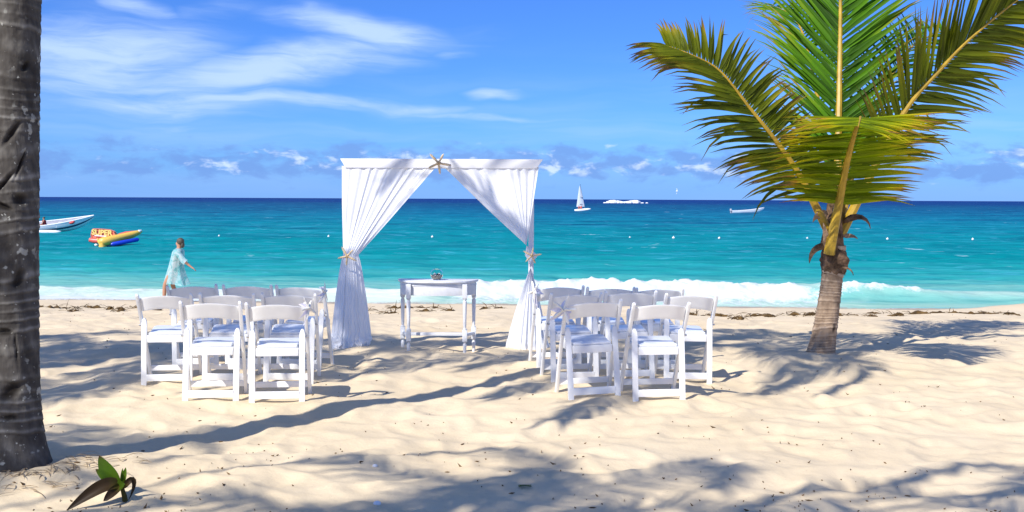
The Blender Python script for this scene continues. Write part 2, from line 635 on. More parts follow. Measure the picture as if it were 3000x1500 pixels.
def trunk_material(name, stops, lichen=0.0, scale=1.0):
    m = bpy.data.materials.new(name)
    m.use_nodes = True
    nt = m.node_tree
    b = nt.nodes['Principled BSDF']
    b.inputs['Roughness'].default_value = 0.9
    b.inputs['Specular IOR Level'].default_value = 0.15
    tc = nt.nodes.new('ShaderNodeTexCoord')
    P = tc.outputs['Object']
    mp = nt.nodes.new('ShaderNodeMapping')
    mp.inputs['Scale'].default_value = (22 * scale, 22 * scale, 4 * scale)
    nt.links.new(P, mp.inputs[0])
    fib = noise(nt, mp.outputs[0], 1.0, 6.0, 0.65)
    ring = attr(nt, 'ring')
    c = ramp(nt, (ring * 0.55 + fib * 0.45).clamp(), stops)
    blot = noise(nt, P, 3.5 * scale, 4.0, 0.6).smooth(0.48, 0.64)
    c = mixc(nt, blot * 0.45, c, tuple(v * 0.4 for v in stops[0][1]))
    if lichen > 0:
        l = noise(nt, P, 15.0 * scale, 3.0, 0.5).smooth(0.60, 0.66) * noise(nt, P, 4.0 * scale, 3.0, 0.5).smooth(0.42, 0.6)
        l2 = noise(nt, P, 34.0 * scale, 2.0, 0.5).smooth(0.68, 0.74)
        c = mixc(nt, l.m('MAXIMUM', l2) * lichen, c, (0.40, 0.40, 0.36))
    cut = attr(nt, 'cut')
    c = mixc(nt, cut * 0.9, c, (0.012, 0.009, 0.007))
    nt.links.new(c, b.inputs['Base Color'])
    bp = nt.nodes.new('ShaderNodeBump')
    bp.inputs['Strength'].default_value = 0.8
    bp.inputs['Distance'].default_value = 0.01
    nt.links.new(fib.s, bp.inputs['Height'])
    nt.links.new(bp.outputs[0], b.inputs['Normal'])
    return m


M = {}
M['sand'] = sand_material()
M['sea'] = sea_material()
M['chair'] = mat('white_resin', (0.88, 0.88, 0.87), 0.42, 0.4, 0.04, 7.0)
M['pad'] = mat('white_vinyl_pad', (0.80, 0.82, 0.86), 0.30, 0.5, 0.02, 5.0)
M['paint'] = mat('white_table_paint', (0.72, 0.73, 0.75), 0.45, 0.4, 0.10, 9.0, 0.15, 30.0)
M['cloth'] = mat('white_voile', (0.90, 0.905, 0.93), 0.75, 0.2, 0.0, trans=0.22)
M['beam'] = mat('white_wrapped_beam', (0.82, 0.82, 0.84), 0.7, 0.2, 0.02, 4.0)
M['starfish'] = mat('dried_starfish', (0.78, 0.60, 0.37), 0.85, 0.2, 0.18, 30.0, 0.7, 120.0)
M['starfish_white'] = mat('bleached_starfish', (0.86, 0.84, 0.78), 0.85, 0.2, 0.06, 30.0, 0.6, 120.0)
M['ribbon'] = mat('pale_ribbon', (0.78, 0.76, 0.88), 0.5, 0.3, trans=0.25)
M['metal'] = mat('hinge_metal', (0.55, 0.55, 0.56), 0.35, 0.5, metal=1.0)
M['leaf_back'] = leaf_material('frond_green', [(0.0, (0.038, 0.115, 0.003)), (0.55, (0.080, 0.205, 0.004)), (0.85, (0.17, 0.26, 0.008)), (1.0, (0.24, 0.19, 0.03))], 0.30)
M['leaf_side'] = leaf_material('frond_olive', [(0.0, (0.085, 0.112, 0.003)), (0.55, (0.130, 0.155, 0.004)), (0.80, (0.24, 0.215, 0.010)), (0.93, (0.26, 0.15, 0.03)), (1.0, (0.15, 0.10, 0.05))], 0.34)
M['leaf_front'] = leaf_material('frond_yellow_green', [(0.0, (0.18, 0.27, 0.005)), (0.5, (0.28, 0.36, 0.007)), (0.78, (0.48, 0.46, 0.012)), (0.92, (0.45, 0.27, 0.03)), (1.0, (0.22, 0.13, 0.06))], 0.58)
M['stalk'] = mat('yellow_stalk', (0.42, 0.27, 0.025), 0.45, 0.4, 0.35, 6.0)
M['stalk_green'] = mat('green_stalk', (0.30, 0.27, 0.03), 0.45, 0.4, 0.3, 6.0)
M['fibre'] = mat('brown_palm_fibre', (0.15, 0.095, 0.06), 0.9, 0.1, 0.7, 14.0, 0.9, 40.0)
M['fibre_pale'] = mat('pale_dry_sheath', (0.36, 0.25, 0.17), 0.85, 0.1, 0.5, 12.0, 0.8, 40.0)
M['trunk_small'] = trunk_material('banded_trunk', [(0.1, (0.17, 0.115, 0.078)), (0.40, (0.36, 0.26, 0.18)), (0.75, (0.55, 0.42, 0.31))])
M['trunk_big'] = trunk_material('grey_trunk', [(0.15, (0.048, 0.042, 0.037)), (0.40, (0.090, 0.082, 0.073)), (0.60, (0.15, 0.14, 0.125)), (0.85, (0.26, 0.245, 0.225))], 0.75)
M['weed'] = mat('brown_seaweed', (0.095, 0.055, 0.016), 0.8, 0.3, 0.7, 6.0, 0.5, 30.0)
M['litter'] = mat('dry_leaf_bits', (0.16, 0.10, 0.05), 0.9, 0.1, 0.6, 3.0)
M['straw'] = mat('pale_dry_husk', (0.36, 0.27, 0.17), 0.9, 0.1, 0.5, 9.0)
M['sprout'] = leaf_material('seedling_green', [(0.0, (0.10, 0.17, 0.01)), (0.6, (0.07, 0.15, 0.01)), (0.85, (0.06, 0.11, 0.01)), (1.0, (0.05, 0.02, 0.01))], 0.4)
M['sprout_dead'] = leaf_material('seedling_brown', [(0.0, (0.11, 0.10, 0.015)), (0.3, (0.05, 0.03, 0.012)), (1.0, (0.022, 0.014, 0.010))], 0.15)
M['shell'] = mat('white_shell', (0.80, 0.80, 0.82), 0.5, 0.4, 0.05, 20.0)

# ------------------------------------------------------------------ the beach
def fan_axis(n_in, n_out):
    a = np.linspace(-1, 1, n_in)
    o = 1 + (np.linspace(0, 1, n_out + 1)[1:] ** 2.2) * 9
    return np.concatenate([-o[::-1], a, o])


def build_ground():
    rows = [np.linspace(-60, 2.5, 40)]
    y = 2.5
    ys = []
    while y < 38:
        y += max(0.024, 0.0048 * y)
        ys.append(y)
    rows = np.concatenate([rows[0], ys, np.linspace(39, 70, 12)])
    s = fan_axis(560, 26)
    Y = np.repeat(rows[:, None], len(s), 1)
    half = 0.60 * np.clip(rows, 5.2, 60) + 1.2
    Xx = s[None, :] * half[:, None]
    Z = sand_h(Xx, Y)
    yp = Y + 0.07 * Xx
    wet = sstep(27.2, 29.2, yp + 0.5 * fbm(Xx / 2.2, Y / 2.0, 71, 2))
    o = grid_mesh('beach_sand', Xx, Y, Z, M['sand'], attrs={'wet': wet})
    tag(o, 'pale trodden sand beach sloping down to the sea', kind='structure')


build_ground()


def build_sea():
    ys = []
    y = 24.0
    while y < 46:
        y += 0.075
        ys.append(y)
    while y < 60000:
        y *= 1.0085 if y < 400 else 1.03
        ys.append(y)
    rows = np.array(ys)
    s = fan_axis(520, 16)
    Y = np.repeat(rows[:, None], len(s), 1)
    Xx = s[None, :] * (0.56 * rows + 3)[:, None]
    yp = Y + 0.07 * Xx
    # swell
    amp = sstep(36, 46, yp) * (1 - sstep(250, 700, Y))
    ph = 0.9 * fbm(Xx / 26, Y / 26, 91, 3)
    z = amp * (0.07 * np.sin(yp / 6.3 * 2 * np.pi + 5 * ph) + 0.05 * np.sin(yp / 2.7 * 2 * np.pi + 9 * ph + 0.7 * np.sin(Xx / 6)))
    near = (1 - sstep(60, 160, Y))
    z = z + near * sstep(31, 40, yp) * 0.05 * fbm(Xx / 1.6, Y / 0.8, 33, 3)
    # the breaker
    yc = 34.0 + 0.5 * perlin(Xx / 7, Xx * 0, 7) + 0.18 * perlin(Xx / 1.7, Xx * 0, 8)
    u = yp - yc
    env = sstep(-4.2, -1.0, Xx) * (1 - 0.45 * sstep(11.5, 13.5, Xx)) + 0.30 * (1 - sstep(-4.2, -1.0, Xx))
    lump = 1 + 0.22 * fbm(Xx / 1.6, Y / 0.9, 13, 4)
    prof = np.where(u < 0, np.exp(-(u / 0.62) ** 2), np.exp(-(u / 1.9) ** 2))
    z = z + 0.47 * env * prof * lump
    broke = sstep(-3.0, -1.2, Xx) * (1 - sstep(8.0, 11.2, Xx + 1.2 * perlin(Xx / 0.8, Y / 0.5, 55)))
    foam = broke * (0.45 * sstep(-3.4, -1.6, u) + 0.55 * sstep(-1.3, -0.45, u)) * (1 - sstep(-0.05, 0.45, u + 0.25 * perlin(Xx / 0.6, Y / 0.6, 57)))
    part = (sstep(9.5, 10.5, Xx) * (1 - sstep(12.0, 13.4, Xx)) + sstep(15.3, 15.8, Xx) * (1 - sstep(16.8, 17.6, Xx)))
    foam = np.maximum(foam, 0.75 * part * np.exp(-((u + 0.05) / 0.34) ** 2))
    z = z + foam * 0.11 * fbm(Xx / 0.4, Y / 0.3, 66, 4) * (Y < 46)
    # broken wash further left
    u2 = yp - (33.1 + 0.5 * perlin(Xx / 4, Xx * 0, 77))
    left = 1 - sstep(-3.4, -1.4, Xx)
    z = z + 0.15 * left * np.where(u2 < 0, np.exp(-(u2 / 0.9) ** 2), np.exp(-(u2 / 0.5) ** 2)) * (1 + 0.4 * fbm(Xx / 0.8, Y / 0.6, 19, 3))
    lf = 0.75 + 0.25 * sstep(-11.5, -7.6, Xx)
    foam = np.maximum(foam, left * lf * 0.62 * np.exp(-((u2 + 0.1) / 0.5) ** 2))
    milk = left * lf * sstep(-4.2, -2.6, u2) * (1 - sstep(-0.1, 0.7, u2)) * 0.85
    milk = np.maximum(milk, 0.40 * broke * sstep(-4.2, -2.4, u) * (1 - sstep(-1.0, 0.3, u)))
    milk = np.maximum(milk, 0.42 * np.exp(-((u - 0.1) / 0.55) ** 2) * sstep(-3.5, -1.5, Xx))
    # swash edge
    ye = 30.2 + 0.45 * perlin(Xx / 3.0, Xx * 0, 41) + 0.2 * perlin(Xx / 0.9, Xx * 0, 42)
    e = yp - ye
    sw = np.exp(-(e / 0.55) ** 2) * (0.55 + 0.5 * perlin(Xx / 2.2, Y / 2.2, 43))
    sw = sw * (1 - 0.8 * sstep(11.0, 12.0, Xx))
    sw = np.maximum(sw, (1 - sstep(-8.2, -6.6, Xx)) * (1 - sstep(1.0, 3.0, e)) * 0.8)
    foam = np.maximum(foam, sw)
    z = SEA_Z + z
    # thin sheet running up the sand
    z = np.where(yp < 32, np.maximum(z, sand_h(Xx, Y) + 0.03 * sstep(29.0, 29.6, yp + 0.35 * perlin(Xx / 1.5, Y / 1.5, 46)) - 0.03), z)
    o = grid_mesh('sea', Xx, Y, z, M['sea'], attrs={'foam': np.clip(foam, 0, 1), 'milk': np.clip(milk, 0, 1)})
    tag(o, 'turquoise sea with a white breaker rolling in, deep blue at the horizon', kind='structure')


build_sea()

# ------------------------------------------------------------------ palm fronds
def bez(pts, n):
    pts = [Vector(p) for p in pts]
    out = []
    m = len(pts)
    for i in range(n):
        t = i / (n - 1)
        q = Vector((0, 0, 0))
        for k, p in enumerate(pts):
            q += p * (math.comb(m - 1, k) * t ** k * (1 - t) ** (m - 1 - k))
        out.append(q)
    return out


def catmull(pts, n):
    pts = [Vector(p) for p in pts]
    P = [pts[0] * 2 - pts[1]] + pts + [pts[-1] * 2 - pts[-2]]
    dense = []
    for i in range(1, len(P) - 2):
        for k in range(24):
            t = k / 24
            a, b, c, d = P[i - 1], P[i], P[i + 1], P[i + 2]
            dense.append(0.5 * ((2 * b) + (c - a) * t + (2 * a - 5 * b + 4 * c - d) * t * t + (3 * b - a - 3 * c + d) * t ** 3))
    dense.append(pts[-1])
    acc = [0.0]
    for i in range(1, len(dense)):
        acc.append(acc[-1] + (dense[i] - dense[i - 1]).length)
    out, j = [], 0
    for i in range(n):
        s = acc[-1] * i / (n - 1)
        while j < len(acc) - 2 and acc[j + 1] < s:
            j += 1
        out.append(dense[j].lerp(dense[j + 1], min(1.0, max(0.0, (s - acc[j]) / max(1e-9, acc[j + 1] - acc[j])))))
    return out


def leaflet(p0, d, nrm, L, w, droop, twist, rng, seg=5):
    """narrow folded strip that bends under its weight"""
    v, al = [], []
    d = d.normalized()
    pos = Vector(p0)
    prev = d
    cur = d.copy()
    step = L / seg
    for i in range(seg + 1):
        t = i / seg
        side = cur.cross(nrm)
        if side.length < 1e-4:
            side = Vector((1, 0, 0))
        side.normalize()
        up = side.cross(cur).normalized()
        ww = w * (0.35 + 0.65 * min(1, t * 5)) * (1 - t ** 2.2) if i < seg else 0.0008
        a = twist * t
        s2 = side * math.cos(a) + up * math.sin(a)
        u2 = s2.cross(cur).normalized()
        v += [pos - s2 * ww / 2 + u2 * ww * 0.22, pos.copy(), pos + s2 * ww / 2 + u2 * ww * 0.22]
        al += [t, t, t]
        cur = (cur + Vector((0, 0, -1)) * droop * (0.25 + 0.7 * t + 1.9 * t ** 4) / seg).normalized()
        pos = pos + cur * step
    f = []
    for i in range(seg):
        a, b = i * 3, i * 3 + 3
        f += [(a, a + 1, b + 1, b), (a + 1, a + 2, b + 2, b + 1)]
    return v, f, al


def frond(name, ctrl, side_hint, matl, parent, n=52, Lmax=1.0, w=0.042, start=0.20, ang=(62, 24), lift=0.25, droop=0.8, seed=1,
          single=False, r0=0.045, gap=(), stalk=None, tipdroop=0.0, base_len=0.5, ang_hi=None, hi_scale=1.0):
    rng = random.Random(seed)
    path = catmull(ctrl, 40)
    rad = [r0 * (1 - i / 39) ** 1.25 + 0.005 for i in range(40)]
    mb = MB().tube(path, rad, 8)
    fr = mb.build(name, stalk or M['stalk'], parent)
    lv, lf, la, lr = [], [], [], []
    sh_ = Vector(side_hint)
    for s in (-1, 1):
        solo = single is True or single == s
        for k in range(n):
            t = start + (0.985 - start) * (k + 0.35 * rng.random()) / (n - 1 + 0.4)
            t = min(t, 0.985)
            if any(a <= t <= b and s == sg for a, b, sg in gap):
                continue
            i = t * 39
            i0 = min(int(i), 38)
            p = path[i0].lerp(path[i0 + 1], i - i0)
            T = (path[i0 + 1] - path[i0]).normalized()
            S = (sh_ - T * T.dot(sh_)).normalized()
            N = S.cross(T).normalized()
            q = (t - start) / (1 - start)
            an = ang_hi if (s > 0 and ang_hi) else ang
            a = R(an[0] + (an[1] - an[0]) * q + rng.uniform(-5, 5))
            lf_ = lift + rng.uniform(-0.12, 0.12)
            d = T * math.cos(a) + (S * s * math.cos(lf_) + N * math.sin(lf_)) * math.sin(a)
            prof = base_len + (2.4 - 1.7 * base_len) * q * (1 - q) - (base_len - 0.42) * q * q
            L = Lmax * max(0.26, prof) * rng.uniform(0.86, 1.08) * (hi_scale if s > 0 else 1.0)
            dr = (droop + tipdroop * q) * rng.uniform(0.6, 1.4)
            if rng.random() < 0.09:
                dr *= rng.uniform(1.8, 4.0)
            if rng.random() < 0.06:
                continue
            v, f, al = leaflet(p, d, N, L, w * rng.uniform(0.75, 1.15), dr, rng.uniform(-0.7, 0.7), rng)
            rv = rng.random()
            if solo:
                mesh('leaflet', v, f, matl, fr, attrs={'along': al, 'rnd': [rv] * len(v)})
            else:
                b = len(lv)
                lv += v
                lf += [tuple(x + b for x in q_) for q_ in f]
                la += al
                lr += [rv] * len(v)
    if lv:
        o = mesh('leaflets', lv, lf, matl, fr, attrs={'along': la, 'rnd': lr})
        tag(o, kind='stuff')
    return fr


def trunk(name, path, rad, nring, nseg, mt, parent, ring_len=0.04, ring_amp=0.006, seed=3, tilt=0.3, cuts=()):
    """tapered trunk with leaf-scar rings; path/rad are functions of height fraction"""
    rngp = np.linspace(0, 1, nring)
    ang = np.linspace(0, 2 * np.pi, nseg, endpoint=False)
    P = np.array([path(t) for t in rngp])
    Rr = np.array([rad(t) for t in rngp])
    length = np.concatenate([[0], np.cumsum(np.linalg.norm(np.diff(P, axis=0), axis=1))])
    A, Ln = np.meshgrid(ang, length)
    ca, sa = np.cos(A), np.sin(A)
    Lv = Ln + ring_len * 0.7 * np.sin(Ln / ring_len * 0.9 + 1.3)
    ph = Lv / ring_len + tilt * (ca * np.sin(Ln * 2.1 + seed) + sa * np.cos(Ln * 1.7)) + 0.10 * fbm(ca * 1.5 + Ln * 1.5, sa * 1.5 + seed, seed, 3)
    fr = ph - np.floor(ph)
    wob = _hash(np.floor(ph), np.floor(ph) * 0, seed) / 4294967296.0
    step = np.where(fr < 0.10, fr / 0.10, 1 - 0.75 * (fr - 0.10) / 0.90)
    r = Rr[:, None] + ring_amp * (step - 0.5) * (0.4 + 1.0 * wob) + 0.022 * Rr[:, None] * fbm(ca * 1.1 + 5, sa * 1.1 + Ln * 0.8, seed + 3, 2)
    r = r + 0.0025 * perlin(A * 6, Ln * 30, seed + 8)
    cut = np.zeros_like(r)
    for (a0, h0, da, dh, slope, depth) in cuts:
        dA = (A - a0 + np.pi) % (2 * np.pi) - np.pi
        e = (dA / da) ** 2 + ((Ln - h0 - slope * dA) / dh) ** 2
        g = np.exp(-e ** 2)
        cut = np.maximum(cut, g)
        r = r - depth * g
    Vx = P[:, 0:1] + r * ca
    Vy = P[:, 1:2] + r * sa
    Vz = P[:, 2:3] + 0 * r
    ring = np.clip(0.15 + np.exp(-((fr - 0.28) / 0.17) ** 2) * (0.15 + 0.6 * wob) + 0.30 * fbm(ca * 2 + 3, sa * 2 + Ln * 6, seed + 21, 3), 0, 1)
    return grid_mesh(name, Vx, Vy, Vz, mt, parent, attrs={'ring': ring, 'cut': cut}, closed=True)


# ---- the small coconut palm by the right-hand chairs
def small_palm():
    bx, by = 3.42, 11.65
    z0 = sh(bx, by) - 0.12
    root = empty('coconut_palm', (bx, by, z0))
    tag(root, 'small leaning coconut palm with ringed brown trunk and yellow stalks beside the chairs', 'palm tree', 'coconut palms')
    top = 1.30

    def path(t):
        return (-0.10 + 0.20 * t ** 0.8 - 0.03 * t * t, 0.0, t * top)

    def rad(t):
        return 0.125 + 0.065 * math.exp(-t * 7) - 0.02 * t
    trunk('trunk', path, rad, 200, 40, M['trunk_small'], root, 0.043, 0.011, 5, 0.35, cuts=((R(-60), 0.42, 0.16, 0.05, 0.0, 0.008),))
    cx, cz = 0.055, 1.04
    # fibre sheath wrapped round the top of the trunk
    a = np.linspace(0, 2 * np.pi, 40, endpoint=False)
    hs = np.linspace(0, 1, 26)
    A, H = np.meshgrid(a, hs)
    rr = 0.118 + 0.045 * np.sin(H * np.pi) * (0.7 + 0.5 * fbm(np.cos(A) + 3, np.sin(A) + H * 2, 31, 3)) - 0.03 * H + 0.012 * fbm(A * 3, H * 7, 35, 3)
    edge = 0.05 * fbm(np.cos(A) * 2, np.sin(A) * 2, 77, 3)
    grid_mesh('fibre_sheath', cx + rr * np.cos(A), rr * np.sin(A), cz - 0.05 + H * 0.34 + edge * (1 - 2 * H) * -1, M['fibre'], root, closed=True)
    rr2 = 0.115 - 0.055 * H + 0.02 * fbm(np.cos(A) * 1.5, np.sin(A) * 1.5 + H * 3, 51, 3)
    grid_mesh('crown_shaft', cx - 0.02 + 0.02 * H + rr2 * np.cos(A), rr2 * np.sin(A), cz + 0.22 + H * 0.62, M['fibre'], root, closed=True)
    # dry strips of old leaf base
    rng = random.Random(8)
    for (p0, d, L, w, dr, mt, tw) in (
            ((0.13, -0.05, 1.55), (0.7, -0.2, 0.6), 0.36, 0.075, 3.6, 'fibre', 0.6),
            ((0.13, -0.06, 1.40), (0.9, -0.3, 0.2), 0.16, 0.05, 1.2, 'fibre_pale', 0.2),
            ((-0.03, -0.07, 1.28), (-0.8, -0.3, 0.3), 0.34, 0.08, 4.2, 'fibre', -0.7),
            ((-0.05, -0.08, 1.62), (-0.9, -0.3, 0.5), 0.22, 0.10, 3.4, 'fibre_pale', 0.5),
            ((-0.04, -0.10, 1.24), (-0.25, -0.4, 0.9), 0.36, 0.085, 0.5, 'fibre_pale', 0.5),
            ((0.04, -0.11, 1.20), (-0.2, -0.2, 0.9), 0.38, 0.07, 0.4, 'fibre', -0.5),
            ((0.10, -0.10, 1.06), (0.5, -0.4, 0.2), 0.18, 0.022, 3.0, 'fibre', 0.3),
            ((0.0, -0.09, 1.70), (-0.1, -0.3, 0.8), 0.30, 0.09, 0.8, 'fibre_pale', 0.4)):
        v, f, al = leaflet(Vector(p0), Vector(d), Vector((0.1, -1, 0.2)), L, w, dr, tw, rng, 7)
        o = mesh('dry_sheath_strip', v, f, M[mt], root, attrs={'along': al, 'rnd': [0.5] * len(v)})
        o.modifiers.new('thick', 'SOLIDIFY').thickness = 0.006
    Vc = lambda px, py, d: (gx(px, d) - bx, d - by, gz(px, py, d) - z0)
    # back frond standing tall behind
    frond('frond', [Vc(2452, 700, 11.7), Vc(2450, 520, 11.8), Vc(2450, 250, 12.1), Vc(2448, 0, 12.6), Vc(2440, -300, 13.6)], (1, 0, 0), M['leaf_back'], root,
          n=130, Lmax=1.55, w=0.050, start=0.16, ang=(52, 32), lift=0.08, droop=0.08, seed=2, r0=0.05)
    # left frond
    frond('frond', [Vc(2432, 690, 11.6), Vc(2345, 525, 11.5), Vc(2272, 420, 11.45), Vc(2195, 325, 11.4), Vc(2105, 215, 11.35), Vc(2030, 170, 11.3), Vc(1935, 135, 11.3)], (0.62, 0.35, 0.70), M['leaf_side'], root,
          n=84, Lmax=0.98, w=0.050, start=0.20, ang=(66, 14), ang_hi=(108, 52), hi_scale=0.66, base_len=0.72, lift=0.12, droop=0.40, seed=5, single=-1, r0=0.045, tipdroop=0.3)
    # right frond
    frond('frond', [Vc(2462, 690, 11.7), Vc(2525, 560, 11.7), Vc(2640, 330, 11.7), Vc(2740, 210, 11.75), Vc(2830, 115, 11.8), Vc(3000, -20, 11.9), Vc(3120, -70, 12.0)], (0.70, 0.35, -0.60), M['leaf_side'], root,
          n=92, Lmax=1.08, w=0.050, start=0.22, base_len=0.65, ang=(60, 22), lift=0.12, droop=0.36, seed=7, single=False, r0=0.05, tipdroop=0.3)
    # front frond arching towards the viewer
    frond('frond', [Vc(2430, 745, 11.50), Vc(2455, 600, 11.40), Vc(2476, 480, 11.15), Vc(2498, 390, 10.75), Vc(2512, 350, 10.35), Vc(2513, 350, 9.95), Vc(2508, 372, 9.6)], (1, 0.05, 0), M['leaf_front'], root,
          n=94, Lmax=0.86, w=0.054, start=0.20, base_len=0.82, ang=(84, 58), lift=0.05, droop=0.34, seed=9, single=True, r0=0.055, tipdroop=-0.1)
    # two further fronds behind, leaning away
    frond('frond', [Vc(2445, 690, 11.75), Vc(2430, 520, 12.0), Vc(2390, 300, 12.7), Vc(2330, 80, 13.8), Vc(2250, 20, 15.0)], (0.9, 0.3, 0.15), M['leaf_back'], root,
          n=46, Lmax=1.1, w=0.046, start=0.3, ang=(58, 26), lift=0.15, droop=0.5, seed=12, r0=0.04)
    frond('frond', [Vc(2460, 690, 11.75), Vc(2490, 520, 12.0), Vc(2560, 320, 12.6), Vc(2650, 150, 13.6), Vc(2760, 90, 14.6)], (0.85, -0.2, -0.35), M['leaf_back'], root,
          n=46, Lmax=1.15, w=0.046, start=0.28, ang=(58, 26), lift=0.15, droop=0.55, seed=14, r0=0.04)


small_palm()


# ---- the tall palms: one trunk in view, the others behind the viewer give the shade
def make_crown(parent, loc, seed, nf, scale, protos):
    rng = random.Random(seed)
    for k in range(nf):
        src = protos[k % len(protos)]
        o = src.copy()
        COL.objects.link(o)
        o.parent = parent
        o.location = loc
        o.rotation_euler = (rng.uniform(-0.2, 0.2), rng.uniform(-0.25, 0.25), 2 * math.pi * (k + rng.uniform(-0.3, 0.3)) / nf)
        o.scale = (scale,) * 3
        for ch in src.children:
            c = ch.copy()
            COL.objects.link(c)
            c.parent = o


def tall_palms():
    protos = []
    for k, (rise, reach, fall) in enumerate(((1.3, 1.1, -0.6), (0.7, 1.4, -1.3), (0.1, 1.3, -2.0))):
        protos.append(frond('frond', [(0, 0, 0), (0.5, 0, 0.5 + rise * 0.5), (reach, 0, rise), (reach + 1.0, 0, rise * 0.6), (reach + 1.5, 0, fall)], (0, 1, 0), M['leaf_back'], None,
                            n=44, Lmax=0.85, w=0.065, start=0.16, ang=(64, 24), lift=-0.05, droop=0.9, seed=30 + k, r0=0.04))

    def palm(bx, by, h, lean, label, r, seed, nf, scale, cuts=(), fine=False):
        z0 = sh(bx, by) - 0.15
        root = empty('coconut_palm', (bx, by, z0))
        tag(root, label, 'palm tree', 'coconut palms')

        def path(t):
            return (lean[0] * t ** 1.6, lean[1] * t ** 1.6, h * t)

        def rad(t):
            return r * (1 - 0.22 * t) + 0.13 * math.exp(-t * h / 0.20)
        trunk('trunk', path, rad, 1100 if fine else 120, 120 if fine else 20, M['trunk_big'], root, 0.088, 0.0060, seed, 0.22, cuts)
        make_crown(root, (lean[0], lean[1], h - 0.1), seed, nf, scale, protos)
        return root
    C = -math.pi / 2
    palm(-3.085, 6.62, 7.0, (0.25, 0.1), 'thick grey coconut palm trunk with notches and lichen beside the sprouting seedling', 0.155, 2, 15, 0.95, cuts=(
        (C + 0.35, 2.16, 0.34, 0.030, 0.20, 0.022), (C + 0.05, 1.86, 0.40, 0.020, 0.16, 0.03), (C + 0.72, 1.98, 0.22, 0.022, 0.36, 0.025), (C + 0.02, 1.72, 0.36, 0.018, -0.06, 0.03),
        (C + 0.72, 1.76, 0.30, 0.035, 0.0, 0.025), (C + 0.85, 2.56, 0.16, 0.025, 0.1, 0.015), (C + 0.66, 1.28, 0.26, 0.055, 0.1, 0.022), (C + 0.10, 0.96, 0.36, 0.022, 0.0, 0.025),
        (C + 0.56, 0.86, 0.07, 0.05, -1.3, 0.010), (C + 0.38, 0.60, 0.42, 0.045, 0.08, 0.025), (C + 0.30, 0.44, 0.30, 0.02, 0.0, 0.02)), fine=True)
    palm(-9.1, 5.55, 7.4, (0.1, 0.2), 'tall coconut palm standing outside the view, its crown shading the chairs by the trunk', 0.17, 4, 14, 0.98)
    palm(-10.2, 4.75, 7.2, (-0.5, 0.4), 'tall coconut palm outside the view, farthest from the chairs of all palms', 0.17, 14, 12, 0.85)
    palm(-5.25, -0.15, 7.0, (0.2, -0.1), 'tall coconut palm outside the view, its crown shading the bare foreground sand', 0.17, 6, 11, 0.72)
    palm(-1.95, -0.85, 7.0, (0.2, 0.0), 'tall coconut palm outside the view standing just beside the viewpoint', 0.17, 8, 11, 0.80)
    palm(-5.75, 7.45, 6.0, (0.05, 0.05), 'slender coconut palm outside the view, its crown shading one arch curtain', 0.085, 10, 12, 0.40)
    palm(-7.85, 1.45, 7.0, (0.1, 0.0), 'coconut palm outside the view, its crown shading the sand by the thick trunk', 0.16, 12, 9, 0.42)
    for p in protos:
        for ch in list(p.children):
            bpy.data.objects.remove(ch)
        bpy.data.objects.remove(p)


tall_palms()

